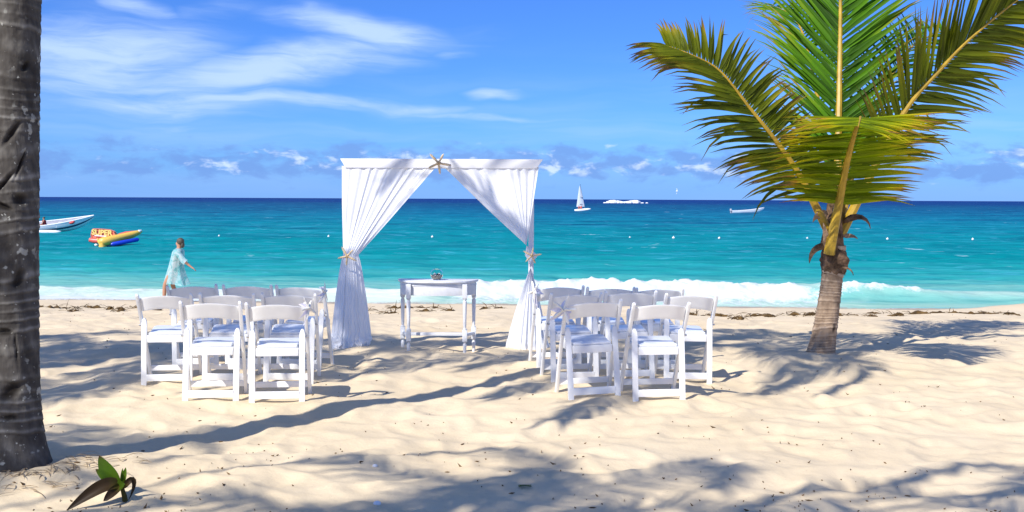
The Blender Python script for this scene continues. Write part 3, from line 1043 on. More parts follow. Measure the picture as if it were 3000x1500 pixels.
# ------------------------------------------------------------------ chairs
def make_chair():
    root = empty('folding_chair')
    m = M['chair']
    fx, rx = 0.236, 0.203
    ft, tp = (0.21, -0.02), (-0.235, 0.83)      # long post: front foot, top (y, z)

    def py_(z):
        return ft[0] + (tp[0] - ft[0]) * (z - ft[1]) / (tp[1] - ft[1])
    for s in (-1, 1):
        # long post, slightly bowed, rounded top
        pts = [(py_(z) + 0.018 * math.sin((z + 0.02) / 0.85 * math.pi), z) for z in np.linspace(-0.05, 0.815, 12)]
        mb = MB()
        v, f = [], []
        wx = 0.028
        for i, (y, z) in enumerate(pts):
            dep = 0.046 if i < 11 else 0.034
            for a, b in ((-1, -1), (1, -1), (1, 1), (-1, 1)):
                v.append((s * fx + a * wx / 2, y + b * dep / 2, z))
        v += [(s * fx + a * wx * 0.32, pts[-1][0] - 0.004 + b * 0.009, 0.832) for a, b in ((-1, -1), (1, -1), (1, 1), (-1, 1))]
        n = len(v) // 4
        for i in range(n - 1):
            for k in range(4):
                f.append((i * 4 + k, i * 4 + (k + 1) % 4, i * 4 + 4 + (k + 1) % 4, i * 4 + 4 + k))
        f += [(3, 2, 1, 0), (n * 4 - 4, n * 4 - 3, n * 4 - 2, n * 4 - 1)]
        mb.add(v, f).build('back_post', m, root, bevel=0.005)
        # rear leg with rounded top
        prof = [(-0.205, -0.05), (-0.165, 0.30), (-0.128, 0.545), (-0.122, 0.575), (-0.119, 0.598)]
        v, f = [], []
        for i, (y, z) in enumerate(prof):
            w = (0.048, 0.048, 0.048, 0.038, 0.016)[i]
            for a, b in ((-1, -1), (1, -1), (1, 1), (-1, 1)):
                v.append((s * rx + a * w / 2 * (1), y + b * 0.013, z))
        for i in range(4):
            for k in range(4):
                f.append((i * 4 + k, i * 4 + (k + 1) % 4, i * 4 + 4 + (k + 1) % 4, i * 4 + 4 + k))
        f += [(3, 2, 1, 0), (16, 17, 18, 19)]
        MB().add(v, f).build('rear_leg', m, root, bevel=0.004)
        MB().tube([(s * 0.19, -0.118, 0.535), (s * 0.253, -0.118, 0.535)], 0.008, 10).build('hinge_bolt', M['metal'], root)
    MB().box((0, -0.199, 0.062), (0.362, 0.022, 0.060)).build('rear_crossbar', m, root, bevel=0.004)
    MB().bar((-0.222, py_(0.09) + 0.006, 0.09), (0.222, py_(0.09) + 0.006, 0.09), 0.05, 0.02, side=(0, 0, 1)).build('front_crossbar', m, root, bevel=0.004)
    # curved, arched back panel
    nx, nz = 22, 6
    v, f = [], []
    for side in (0, 1):
        for i in range(nx + 1):
            u = i / nx * 2 - 1
            x = u * 0.224
            top = 0.785 + 0.028 * (1 - u * u)
            bot = 0.660 + 0.028 * (1 - u * u)
            for k in range(nz + 1):
                z = bot + (top - bot) * k / nz
                y = py_(z) + 0.012 - 0.042 * (1 - u ** 4) + side * 0.020
                v.append((x, y, z))
    st = (nx + 1) * (nz + 1)
    for i in range(nx):
        for k in range(nz):
            a = i * (nz + 1) + k
            b = a + nz + 1
            f.append((a, b, b + 1, a + 1))
            f.append((st + a, st + a + 1, st + b + 1, st + b))
    for i in range(nx):
        a, b = i * (nz + 1), (i + 1) * (nz + 1)
        f.append((a, st + a, st + b, b))
        f.append((a + nz, b + nz, st + b + nz, st + a + nz))
    for k in range(nz):
        f.append((k, k + 1, st + k + 1, st + k))
        a = nx * (nz + 1) + k
        f.append((a, st + a, st + a + 1, a + 1))
    MB().add(v, f).build('backrest', m, root, bevel=0.005)
    # seat: box frame narrower at the back, vinyl pad on top
    def slab(pts, z0, z1, inset=0.0):
        n = len(pts)
        v = [(x, y, z0(y)) for x, y in pts] + [(x, y, z1(y)) for x, y in pts]
        f = [tuple(range(n - 1, -1, -1)), tuple(range(n, 2 * n))] + [(i, (i + 1) % n, n + (i + 1) % n, n + i) for i in range(n)]
        return v, f
    zs = lambda y: 0.445 + 0.05 * (y + 0.14)
    out = [(-0.174, -0.165), (0.174, -0.165), (0.174, -0.09), (0.205, 0.18), (0.19, 0.225), (-0.19, 0.225), (-0.205, 0.18), (-0.174, -0.09)]
    v, f = slab(out, lambda y: zs(y) - 0.066 + 0.02 * max(0, y), zs)
    MB().add(v, f).build('seat_frame', m, root, bevel=0.008)
    pad = [(x * 0.93, y * 0.96 + 0.002) for x, y in out]
    v, f = slab(pad, lambda y: zs(y) + 0.001, lambda y: zs(y) + 0.022)
    MB().add(v, f).build('seat_pad', M['pad'], root, bevel=0.010, seg=3)
    return root


CHAIRS = []
L_, R_ = 'thick trunk side', 'small palm side'
ROW = ('row farthest from sea', 'middle row', 'row nearest the sea')
chair_spots = [
    (-2.495, 9.10, 5, 0, 'outer seat of the ' + ROW[0], L_), (-1.951, 9.12, 7, 0, 'aisle seat of the ' + ROW[0], L_),
    (-3.15, 10.04, 3, 1, 'outer seat of the ' + ROW[1], L_), (-2.60, 10.05, 5, 1, 'centre seat of the ' + ROW[1], L_), (-2.05, 10.08, 6, 1, 'aisle seat of the ' + ROW[1], L_),
    (-3.18, 11.03, 5, 2, 'outer seat of the ' + ROW[2], L_), (-2.63, 11.0, 2, 2, 'centre seat of the ' + ROW[2], L_), (-2.10, 10.98, -6, 2, 'aisle seat of the ' + ROW[2], L_),
    (0.665, 9.32, 9, 0, 'aisle seat of the ' + ROW[0], R_), (1.215, 9.30, 9, 0, 'outer seat of the ' + ROW[0], R_),
    (0.555, 10.24, 8, 1, 'aisle seat of the ' + ROW[1], R_), (1.09, 10.28, 7, 1, 'centre seat of the ' + ROW[1], R_), (1.625, 10.26, 6, 1, 'outer seat of the ' + ROW[1], R_),
    (0.45, 11.05, 7, 2, 'aisle seat of the ' + ROW[2], R_), (0.975, 11.12, 6, 2, 'centre seat of the ' + ROW[2], R_), (1.47, 11.16, 5, 2, 'outer seat of the ' + ROW[2], R_),
]


def place_chairs():
    proto = make_chair()
    for i, (x, y, a, row, seat, side) in enumerate(chair_spots):
        y -= 0.09
        o = proto if i == 0 else copy_tree(proto)
        c, s = math.cos(R(a)), math.sin(R(a))
        feet = [sh(x + c * u - s * v, y + s * u + c * v) for u, v in ((-0.2, -0.2), (0.2, -0.2), (-0.23, 0.21), (0.23, 0.21))]
        o.location = (x, y, sum(feet) / 4 - 0.004)
        # the chair stands on its four feet in the soft sand
        pitch = math.atan2((feet[2] + feet[3] - feet[0] - feet[1]) / 2, 0.41) * 0.5
        rollv = math.atan2((feet[1] + feet[3] - feet[0] - feet[2]) / 2, 0.42) * 0.4
        a2 = a + (1.6, -1.2, 2.1, -0.4, -1.9, 0.8, -1.5, 0.3)[i % 8]
        o.rotation_euler = (pitch, -rollv, R(a2))
        tag(o, 'white folding chair, ' + seat + ', ' + side, 'chair', 'white folding chairs')
        CHAIRS.append(o)


place_chairs()

# ------------------------------------------------------------------ starfish
def starfish(name, loc, r, rot, matl, ribbon=False, ribs=1):
    n, m = 60, 7
    v, f = [], []
    for side in (1, -1):
        for j in range(m + 1):
            t = j / m
            for k in range(n):
                th = 2 * math.pi * k / n
                c = abs(math.cos(2.5 * th))
                rr = r * (0.20 + 0.80 * c ** 7) * (1 + 0.10 * math.sin(3 * th + 1) * c)
                hgt = r * 0.15 * (1 - t) ** 0.7 * (0.45 + 0.55 * c ** 2) + r * 0.03 * (1 - t)
                if side < 0:
                    hgt = -r * 0.05 * (1 - t)
                curl = 0.12 * r * t * t * c ** 6 * math.sin(th * 2.2 + 0.7)
                v.append((rr * t * math.cos(th), rr * t * math.sin(th), hgt + curl))
    st = (m + 1) * n
    for side in (0, 1):
        for j in range(m):
            for k in range(n):
                a, b = side * st + j * n + k, side * st + j * n + (k + 1) % n
                q = (a, a + n, b + n, b) if side == 0 else (b, b + n, a + n, a)
                f.append(q)
    mb = MB().add(v, f)
    rng = random.Random(int(r * 1000))
    for k in range(26):      # knobbly spines
        th = 2 * math.pi * (k % 5) / 5 + rng.uniform(-0.1, 0.1)
        d = rng.uniform(0.05, 0.6) * r
        mb.ellipsoid((d * math.cos(th), d * math.sin(th), r * 0.16 * (1 - d / r)), (r * 0.035,) * 3, 6, 4)
    o = mb.build(name, matl)
    o.location = loc
    o.rotation_euler = rot
    return o


def ribbon_for(star, r):
    """loose bow hanging behind the starfish"""
    rng = random.Random(5)
    mb = MB()
    for (d, L, dr) in (((1, 0.1, -0.3), 0.9, 1.4), ((-1, 0.2, -0.3), 0.8, 1.6), ((0.3, -1, -0.2), 1.5, 0.4), ((-0.3, -1, -0.3), 1.25, 0.5), ((0.8, 0.8, -0.2), 0.6, 1.8)):
        v, f, al = leaflet(Vector((0, 0, -0.004)), Vector(d), Vector((0, 0.2, 1)), L * r, r * 0.42, dr, 0.9, rng, 6)
        mb.add(v, f)
    mb.build('ribbon_bow', M['ribbon'], star)


# ------------------------------------------------------------------ wedding arch
AD = 12.30


def arch():
    zs = min(sh(gx(1027, AD), AD), sh(gx(1555, AD), AD))
    xl, xr = gx(1006, AD), gx(1574, AD)
    root = empty('wedding_arch', ((xl + xr) / 2, AD, zs))
    tag(root, 'white square wedding arch standing on the sand behind the narrow table', 'arch')
    hw = (xr - xl) / 2
    H = gz(1280, 467, AD) - zs
    for s in (-1, 1):
        MB().box((s * (hw - 0.07), 0.03, H / 2 - 0.1), (0.06, 0.06, H + 0.1)).build('post', M['beam'], root, bevel=0.005)
    # wrapped beam with cloth corners pulled out at both ends
    v = [(-hw - 0.03, -0.05, H), (hw + 0.06, -0.05, H), (hw + 0.06, 0.07, H), (-hw - 0.03, 0.07, H),
         (-hw + 0.03, -0.05, H - 0.105), (hw - 0.015, -0.05, H - 0.105), (hw - 0.015, 0.07, H - 0.105), (-hw + 0.03, 0.07, H - 0.105)]
    MB().add(v, [(0, 1, 2, 3), (7, 6, 5, 4), (0, 4, 5, 1), (1, 5, 6, 2), (2, 6, 7, 3), (3, 7, 4, 0)]).build('beam', M['beam'], root, bevel=0.006)
    return zs, H + zs


ZA, ZTOP = arch()


def curtain(tops, tie_x, tie_w, bottoms, label, seed, mirror, puddle):
    """gathered voile: pleats run from the beam to the tie, then flare to the sand"""
    nu, nv = 220, 130
    u = np.linspace(0, 1, nu)[None, :]
    v = np.linspace(0, 1, nv)[:, None]
    vt = 0.50
    ztop, ztie, zbot = ZTOP - 0.085, gz(1290, 748, AD), ZA - 0.02
    a = np.clip(v / vt, 0, 1)
    b = np.clip((v - vt) / (1 - vt), 0, 1)
    x_top = tops[0] + (tops[1] - tops[0]) * u
    x_tie = tie_x + tie_w * (u - 0.5)
    x_bot = bottoms[0] + (bottoms[1] - bottoms[0]) * u
    # upper: straight pull with a slight sag of the long edge
    z_u = ztop + (ztie - ztop) * a
    ease = a ** 0.97
    sagw = np.abs(x_top - x_tie)
    x_u = x_top + (x_tie - x_top) * ease
    z_u = z_u - 0.02 * sagw * np.sin(np.pi * a)
    bb = b ** 0.72
    x_l = x_tie + (x_bot - x_tie) * bb
    z_l = ztie + (zbot - ztie) * b
    Xx = np.where(v <= vt, x_u, x_l)
    Z = np.where(v <= vt, z_u, z_l) + 0 * u
    uu = u + 0.012 * np.sin(u * 31 + seed)
    ple = 1.5 * np.sin(2 * np.pi * 9 * uu + 2.2 * np.sin(7 * u + seed)) + 0.45 * np.sin(2 * np.pi * 17 * uu + seed * 2 + 2 * v) + 0.12 * np.sin(2 * np.pi * 31 * uu + 4 * v)
    irr = 0.55 + 0.9 * (0.5 + 0.5 * np.sin(2 * np.pi * (2.3 * u + 0.17 * seed)))
    amp = np.where(v <= vt, 0.0045 * (1 - 0.6 * a), 0.002 + 0.006 * b ** 0.8)
    Y = AD - 0.035 - 0.04 * sstep(0, 0.25, v) - amp * ple * irr
    wrap = np.where(v <= vt, 0.05 * sstep(0.5, 1, a), 0.05 + 0.09 * b) + 0 * u
    Y = Y - wrap * (np.cos(np.pi * (u - 0.5)) - 0.35)
    # rumpled heap where the cloth meets the sand
    pd = puddle * sstep(0.80, 1.0, b)
    Y = Y - pd * (0.05 * fbm(u * 5 + seed, v * 26, 81, 3) + 0.04)
    Xx = Xx + pd * 0.05 * fbm(u * 4, v * 22 + seed, 83, 3)
    o = grid_mesh('curtain', Xx, Y, Z, M['cloth'])
    tag(o, label, 'curtain', 'arch curtains')
    return o


curtain((gx(1003, AD), gx(1279, AD)), gx(1029, AD), 0.17, (gx(966, AD), gx(1092, AD)), 'sheer white curtain tied with a starfish, on the arch post nearer the inflatable float', 3, False, 1.0)
curtain((gx(1577, AD), gx(1298, AD)), gx(1557, AD), 0.15, (gx(1612, AD), gx(1480, AD)), 'sheer white curtain tied with a starfish, on the arch post nearer the small palm', 5, True, 0.3)

st = starfish('starfish', (gx(1287, AD), AD - 0.15, gz(1287, 480, AD)), 0.135, (R(90), R(10), R(4)), M['starfish'])
tag(st, 'tan dried starfish at the middle of the arch beam where both curtains meet', 'starfish', 'starfish on the arch')
st = starfish('starfish', (gx(1026, AD), AD - 0.25, gz(1026, 748, AD)), 0.115, (R(90), R(24), R(-6)), M['starfish'])
tag(st, 'tan starfish tying the arch curtain nearer the inflatable float', 'starfish', 'starfish on the arch')
st = starfish('starfish', (gx(1557, AD), AD - 0.25, gz(1557, 746, AD)), 0.105, (R(90), R(-8), R(10)), M['starfish'])
tag(st, 'tan starfish tying the arch curtain nearer the small palm', 'starfish', 'starfish on the arch')


def chair_star(idx, sx, rot, label, r=0.10, dz=0.0):
    c = CHAIRS[idx]
    m4 = Matrix.LocRotScale(c.location, c.rotation_euler, None)
    p = m4 @ Vector((sx * 0.262, -0.255, 0.775 + dz))
    o = starfish('starfish', p, r, rot, M['starfish_white'])
    tag(o, label, 'starfish', 'starfish tied to the aisle chairs')
    ribbon_for(o, r)


chair_star(1, 1, (R(80), R(30), R(60)), 'white starfish and ribbon on the aisle chair farthest from the sea, thick trunk side', 0.105, 0.01)
chair_star(7, 1, (R(85), R(60), R(75)), 'white starfish and lilac ribbon on the aisle chair beside the arch curtain, thick trunk side', 0.10, 0.0)
chair_star(8, -1, (R(82), R(70), R(-25)), 'white starfish and ribbon on the aisle chair farthest from the sea, small palm side', 0.125, -0.01)
chair_star(13, -1, (R(85), R(20), R(-60)), 'white starfish and ribbon on the aisle chair beside the arch curtain, small palm side', 0.115, 0.0)

# ------------------------------------------------------------------ table and bowl
def table():
    d = 12.0
    x0 = gx(1281, d)
    z0 = min(sh(gx(1200, d), 11.9), sh(gx(1364, d), 11.9)) - 0.005
    Ht = gz(1281, 821, d) - z0
    root = empty('half_moon_table', (x0, d, z0))
    tag(root, 'weathered white half-moon table with turned legs under the arch', 'table')

    def half(w, dep, z0_, z1_, yb, p=2.4, n=28):
        pts = []
        for k in range(n + 1):
            a = math.pi * k / n
            cx, cy = math.cos(a), math.sin(a)
            pts.append((w / 2 * math.copysign(abs(cx) ** (2 / p), cx), yb - dep * abs(cy) ** (2 / p)))
        m = len(pts)
        v = [(x, y, z0_) for x, y in pts] + [(x, y, z1_) for x, y in pts]
        f = [tuple(range(m)), tuple(range(2 * m - 1, m - 1, -1))] + [((i + 1) % m, i, m + i, m + (i + 1) % m) for i in range(m)]
        return v, f
    v, f = half(0.905, 0.40, Ht - 0.024, Ht, 0.20)
    MB().add(v, f).build('table_top', M['paint'], root, bevel=0.006)
    v, f = half(0.855, 0.345, Ht - 0.165, Ht - 0.026, 0.18)
    ap = MB().add(v, f).build('apron', M['paint'], root, bevel=0.003)
    v, f = half(0.868, 0.352, Ht - 0.062, Ht - 0.052, 0.182)
    MB().add(v, f).build('apron_moulding', M['paint'], ap, bevel=0.002)
    for (lx, ly) in ((-0.308, -0.13), (0.312, -0.13), (-0.398, 0.13), (0.402, 0.13)):
        mb = MB()
        mb.lathe([(0.012, -0.06), (0.017, 0.0), (0.019, 0.06), (0.021, 0.10), (0.012, 0.115), (0.020, 0.13)], 16, (lx, ly, 0))
        mb.box((lx, ly, 0.20), (0.052, 0.052, 0.13))
        mb.lathe([(0.018, 0.26), (0.022, 0.275), (0.013, 0.285), (0.017, 0.31), (0.023, Ht - 0.235), (0.021, Ht - 0.225), (0.013, Ht - 0.215), (0.024, Ht - 0.205), (0.025, Ht - 0.195), (0.016, Ht - 0.19)], 16, (lx, ly, 0))
        mb.box((lx, ly, Ht - 0.115), (0.053, 0.053, 0.155))
        mb.build('leg', M['paint'], root, bevel=0.002)
    MB().box((0, 0.0, 0.20), (0.70, 0.032, 0.034)).build('stretcher', M['paint'], root, bevel=0.003)
    for s in (-1, 1):
        MB().bar((s * 0.314, -0.11, 0.20), (s * 0.396, 0.11, 0.20), 0.03, 0.034).build('stretcher', M['paint'], root, bevel=0.003)
    # fish bowl with sand
    bx, r = gx(1279, d) - x0, 0.070
    gl = bpy.data.materials.new('clear_glass')
    gl.use_nodes = True
    nt = gl.node_tree
    b = nt.nodes['Principled BSDF']
    b.inputs['Base Color'].default_value = (0.95, 0.98, 0.98, 1)
    b.inputs['Roughness'].default_value = 0.02
    b.inputs['Transmission Weight'].default_value = 1.0
    b.inputs['IOR'].default_value = 1.12
    bowl = empty('glass_bowl', (x0 + bx, d, z0 + Ht))
    tag(bowl, 'round clear glass bowl half filled with sand on the white table', 'bowl')
    prof_o, prof_i = [], []
    for k in range(15):
        t = R(-62 + k * (62 + 58) / 14)
        prof_o.append((r * math.cos(t), r * math.sin(t) + r * 0.885))
        prof_i.append(((r - 0.003) * math.cos(t), (r - 0.003) * math.sin(t) + r * 0.885 + (0.002 if k == 0 else 0)))
    MB().lathe(prof_o + prof_i[::-1], 28).build('glass_wall', gl, bowl)
    sp = [((r - 0.0055) * math.cos(R(a)), (r - 0.0055) * math.sin(R(a)) + r * 0.885) for a in np.linspace(-58, -6, 9)]
    sp += [(0.045, sp[-1][1] + 0.004), (0.02, sp[-1][1] + 0.009)]
    MB().lathe(sp, 24).build('sand_fill', mat('grey_bowl_sand', (0.33, 0.30, 0.27), 0.9, 0.1, 0.3, 60.0), bowl)
    for k, (a, q) in enumerate(((0.4, 0.03), (2.2, 0.035), (4.0, 0.028), (5.2, 0.04))):
        MB().ellipsoid((q * math.cos(a), q * math.sin(a), sp[-1][1] + 0.004), (0.014, 0.010, 0.008), 8, 6).build('pebble', mat('dark_pebble', (0.10, 0.09, 0.09), 0.6) if k % 2 else M['shell'], bowl)


table()

# ------------------------------------------------------------------ people
def body(name, joints, edges, radii, skin, parent=None):
    me = bpy.data.meshes.new(name)
    keys = list(joints)
    me.from_pydata([joints[k] for k in keys], [(keys.index(a), keys.index(b)) for a, b in edges], [])
    o = bpy.data.objects.new(name, me)
    COL.objects.link(o)
    o.parent = parent
    me.materials.append(skin)
    md = o.modifiers.new('skin', 'SKIN')
    md.use_smooth_shade = True
    for k, sv in zip(keys, me.skin_vertices[0].data):
        r = radii[k]
        sv.radius = r if isinstance(r, tuple) else (r, r)
        sv.use_root = (k == 'pelvis')
    sb = o.modifiers.new('sub', 'SUBSURF')
    sb.levels = sb.render_levels = 2
    return o


M['skin'] = mat('skin', (0.46, 0.24, 0.15), 0.6, 0.3, 0.08, 12.0)
M['hair'] = mat('dark_hair', (0.085, 0.080, 0.062), 0.6, 0.3, 0.3, 20.0)


def hand_joints(J, E, Rd, key, w, d, up):
    """palm with four fingers and a thumb"""
    d, up = Vector(d).normalized(), Vector(up).normalized()
    s = d.cross(up)
    w = Vector(w)
    J[key + 'palm'] = tuple(w + d * 0.07)
    Rd[key + 'palm'] = (0.034, 0.016)
    E.append((key + 'wrist', key + 'palm'))
    for i, L in enumerate((0.062, 0.072, 0.066, 0.05)):
        b = w + d * 0.085 + s * (i - 1.5) * 0.021
        J[f'{key}f{i}a'] = tuple(b)
        J[f'{key}f{i}b'] = tuple(b + d * L * 0.55 - up * 0.008)
        J[f'{key}f{i}c'] = tuple(b + d * L - up * 0.026)
        for q, rr in zip('abc', (0.010, 0.009, 0.007)):
            Rd[f'{key}f{i}{q}'] = rr
        E += [(key + 'palm', f'{key}f{i}a'), (f'{key}f{i}a', f'{key}f{i}b'), (f'{key}f{i}b', f'{key}f{i}c')]
    t = w + d * 0.03 - s * 0.036
    J[key + 't1'] = tuple(t)
    J[key + 't2'] = tuple(t + d * 0.04 - s * 0.02 - up * 0.01)
    Rd[key + 't1'], Rd[key + 't2'] = 0.012, 0.009
    E += [(key + 'wrist', key + 't1'), (key + 't1', key + 't2')]


def walker():
    d = 27.6
    x = gx(508, d)
    root = empty('person', (x, d, sh(x, d) - 0.015))
    tag(root, 'person in a sheer pale aqua patterned tunic walking along the water edge', 'person')
    J = {'pelvis': (0, 0, 0.88), 'belly': (0.04, 0, 1.03), 'chest': (0.09, 0, 1.22), 'collar': (0.12, 0, 1.36), 'neck': (0.14, 0, 1.43),
         'jaw': (0.135, 0, 1.50), 'head': (0.15, 0, 1.57), 'crown': (0.16, 0, 1.645), 'nose': (0.055, 0, 1.545),
         'ash': (0.13, -0.16, 1.35), 'ael': (0.30, -0.21, 1.12), 'awrist': (0.50, -0.22, 0.96),
         'bsh': (0.10, 0.16, 1.35), 'bel': (-0.02, 0.22, 1.10), 'bwrist': (-0.17, 0.20, 0.90),
         'ahip': (-0.01, -0.09, 0.84), 'aknee': (-0.21, -0.09, 0.48), 'aank': (-0.24, -0.09, 0.08), 'atoe': (-0.40, -0.10, 0.03),
         'bhip': (0.01, 0.09, 0.84), 'bknee': (-0.08, 0.09, 0.46), 'bank': (0.12, 0.09, 0.14), 'btoe': (0.03, 0.10, 0.03)}
    E = [('pelvis', 'belly'), ('belly', 'chest'), ('chest', 'collar'), ('collar', 'neck'), ('neck', 'jaw'), ('jaw', 'head'), ('head', 'crown'), ('head', 'nose'),
         ('collar', 'ash'), ('ash', 'ael'), ('ael', 'awrist'), ('collar', 'bsh'), ('bsh', 'bel'), ('bel', 'bwrist'),
         ('pelvis', 'ahip'), ('ahip', 'aknee'), ('aknee', 'aank'), ('aank', 'atoe'), ('pelvis', 'bhip'), ('bhip', 'bknee'), ('bknee', 'bank'), ('bank', 'btoe')]
    Rd = {'pelvis': (0.15, 0.12), 'belly': (0.13, 0.10), 'chest': (0.14, 0.11), 'collar': 0.08, 'neck': 0.05, 'jaw': (0.06, 0.065), 'head': (0.078, 0.092), 'crown': 0.055, 'nose': 0.014,
          'ash': 0.055, 'ael': 0.042, 'awrist': 0.028, 'bsh': 0.055, 'bel': 0.042, 'bwrist': 0.028,
          'ahip': 0.09, 'aknee': 0.062, 'aank': 0.040, 'atoe': (0.035, 0.022), 'bhip': 0.09, 'bknee': 0.062, 'bank': 0.040, 'btoe': (0.035, 0.022)}
    hand_joints(J, E, Rd, 'a', J['awrist'], (0.8, -0.05, -0.5), (0, 0.2, 1))
    hand_joints(J, E, Rd, 'b', J['bwrist'], (-0.5, 0, -0.8), (-1, 0, 0.3))
    body('body', J, E, Rd, M['skin'], root)
    # tunic
    m = bpy.data.materials.new('aqua_print_cotton')
    m.use_nodes = True
    nt = m.node_tree
    b = nt.nodes['Principled BSDF']
    b.inputs['Roughness'].default_value = 0.8
    tc = nt.nodes.new('ShaderNodeTexCoord')
    wn = noise(nt, tc.outputs['Object'], 5.0, 3.0, 0.6, 1.2)
    c = ramp(nt, wn, [(0.36, (0.10, 0.47, 0.50)), (0.46, (0.26, 0.64, 0.68)), (0.54, (0.55, 0.78, 0.82)), (0.66, (0.30, 0.68, 0.72))])
    nt.links.new(c, b.inputs['Base Color'])
    tp = nt.nodes.new('ShaderNodeBsdfTransparent')
    mx = nt.nodes.new('ShaderNodeMixShader')
    mx.inputs[0].default_value = 0.42          # sheer beach cover-up
    nt.links.new(b.outputs[0], mx.inputs[1])
    nt.links.new(tp.outputs[0], mx.inputs[2])
    nt.links.new(mx.outputs[0], nt.nodes['Material Output'].inputs[0])
    n = 48
    rows = [(1.42, 0.13, 0.075, 0.10), (1.39, 0.125, 0.12, 0.17), (1.32, 0.115, 0.15, 0.20), (1.18, 0.09, 0.16, 0.19), (1.02, 0.06, 0.17, 0.185), (0.86, 0.05, 0.205, 0.20), (0.70, 0.05, 0.25, 0.215), (0.56, 0.06, 0.295, 0.23), (0.49, 0.07, 0.32, 0.235)]
    A = np.linspace(0, 2 * np.pi, n, endpoint=False)
    Vx, Vy, Vz = [], [], []
    for i, (z, cx, rx, ry) in enumerate(rows):
        k = i / (len(rows) - 1)
        w = 1 + 0.10 * k * np.sin(7 * A + 2 * k) + 0.05 * k * np.sin(13 * A)
        Vx.append(cx + rx * w * np.cos(A))
        Vy.append(ry * w * np.sin(A))
        Vz.append(z + 0.03 * k * np.sin(3 * A + 1))
    dr = grid_mesh('tunic', np.array(Vx), np.array(Vy), np.array(Vz), m, root, closed=True)
    for key in ('a', 'b'):
        s, e, w = (Vector(J[key + q]) for q in ('sh', 'el', 'wrist'))
        s2 = s + (Vector(J['collar']) - s) * 0.3
        MB().tube([s2, s.lerp(e, 0.3), s.lerp(e, 0.7), e, e.lerp(w, 0.35)], [0.075, 0.072, 0.075, 0.078, 0.085], 14, cap=False).build('sleeve', m, dr)
    hr = MB()
    hr.ellipsoid((0.172, 0, 1.595), (0.096, 0.092, 0.098), 16, 10)
    hr.ellipsoid((0.225, 0, 1.51), (0.050, 0.070, 0.085), 12, 8)
    hr.build('hair', M['hair'], root)


walker()


def sitter(name, loc, rz, label, shirt, parent_scale=1.0):
    root = empty(name, loc, rz)
    root.scale = (parent_scale,) * 3
    tag(root, label, 'person')
    J = {'pelvis': (0, 0, 0.12), 'belly': (0.0, 0, 0.28), 'chest': (0.03, 0, 0.48), 'collar': (0.04, 0, 0.60), 'neck': (0.05, 0, 0.67), 'jaw': (0.07, 0, 0.74), 'head': (0.06, 0, 0.81), 'crown': (0.05, 0, 0.885), 'nose': (0.155, 0, 0.79),
         'ash': (0.03, -0.18, 0.58), 'ael': (0.10, -0.24, 0.34), 'awrist': (0.30, -0.20, 0.24), 'bsh': (0.03, 0.18, 0.58), 'bel': (0.10, 0.24, 0.34), 'bwrist': (0.30, 0.20, 0.24),
         'ahip': (0.04, -0.10, 0.10), 'aknee': (0.42, -0.14, 0.20), 'aank': (0.46, -0.14, -0.20), 'atoe': (0.62, -0.15, -0.24),
         'bhip': (0.04, 0.10, 0.10), 'bknee': (0.42, 0.14, 0.20), 'bank': (0.46, 0.14, -0.20), 'btoe': (0.62, 0.15, -0.24)}
    E = [('pelvis', 'belly'), ('belly', 'chest'), ('chest', 'collar'), ('collar', 'neck'), ('neck', 'jaw'), ('jaw', 'head'), ('head', 'crown'), ('head', 'nose'),
         ('collar', 'ash'), ('ash', 'ael'), ('ael', 'awrist'), ('collar', 'bsh'), ('bsh', 'bel'), ('bel', 'bwrist'),
         ('pelvis', 'ahip'), ('ahip', 'aknee'), ('aknee', 'aank'), ('aank', 'atoe'), ('pelvis', 'bhip'), ('bhip', 'bknee'), ('bknee', 'bank'), ('bank', 'btoe')]
    Rd = {'pelvis': (0.16, 0.13), 'belly': (0.14, 0.11), 'chest': (0.15, 0.12), 'collar': 0.09, 'neck': 0.055, 'jaw': 0.065, 'head': (0.08, 0.095), 'crown': 0.055, 'nose': 0.014,
          'ash': 0.06, 'ael': 0.045, 'awrist': 0.032, 'bsh': 0.06, 'bel': 0.045, 'bwrist': 0.032,
          'ahip': 0.095, 'aknee': 0.065, 'aank': 0.045, 'atoe': (0.04, 0.025), 'bhip': 0.095, 'bknee': 0.065, 'bank': 0.045, 'btoe': (0.04, 0.025)}
    hand_joints(J, E, Rd, 'a', J['awrist'], (1, 0, -0.2), (0, 0, 1))
    hand_joints(J, E, Rd, 'b', J['bwrist'], (1, 0, -0.2), (0, 0, 1))
    body('body', J, E, Rd, M['skin'], root)
    n = 24
    A = np.linspace(0, 2 * np.pi, n, endpoint=False)
    rows = [(0.66, 0.045, 0.08, 0.09), (0.62, 0.04, 0.13, 0.20), (0.52, 0.03, 0.16, 0.225), (0.36, 0.02, 0.155, 0.19), (0.16, 0.0, 0.165, 0.19), (0.03, 0.0, 0.17, 0.20)]
    g = lambda k: np.array([r[k] for r in rows])[:, None]
    grid_mesh('shirt', g(1) + g(2) * np.cos(A)[None, :], g(3) * np.sin(A)[None, :], g(0) + 0 * A[None, :], shirt, root, closed=True)
    MB().ellipsoid((0.035, 0, 0.835), (0.095, 0.09, 0.085), 14, 9).build('hair', M['hair'], root)
    return root


# ------------------------------------------------------------------ things on the water
M['hull'] = mat('white_boat_paint', (0.90, 0.91, 0.92), 0.35, 0.5, 0.03, 2.0)
M['hull_in'] = mat('grey_boat_inside', (0.42, 0.42, 0.47), 0.6, 0.3, 0.15, 2.0)
M['navy'] = mat('dark_teal_stripe', (0.01, 0.07, 0.13), 0.4, 0.5)
M['foam'] = mat('sea_foam', (0.76, 0.80, 0.81), 0.9, 0.1, 0.05, 3.0)


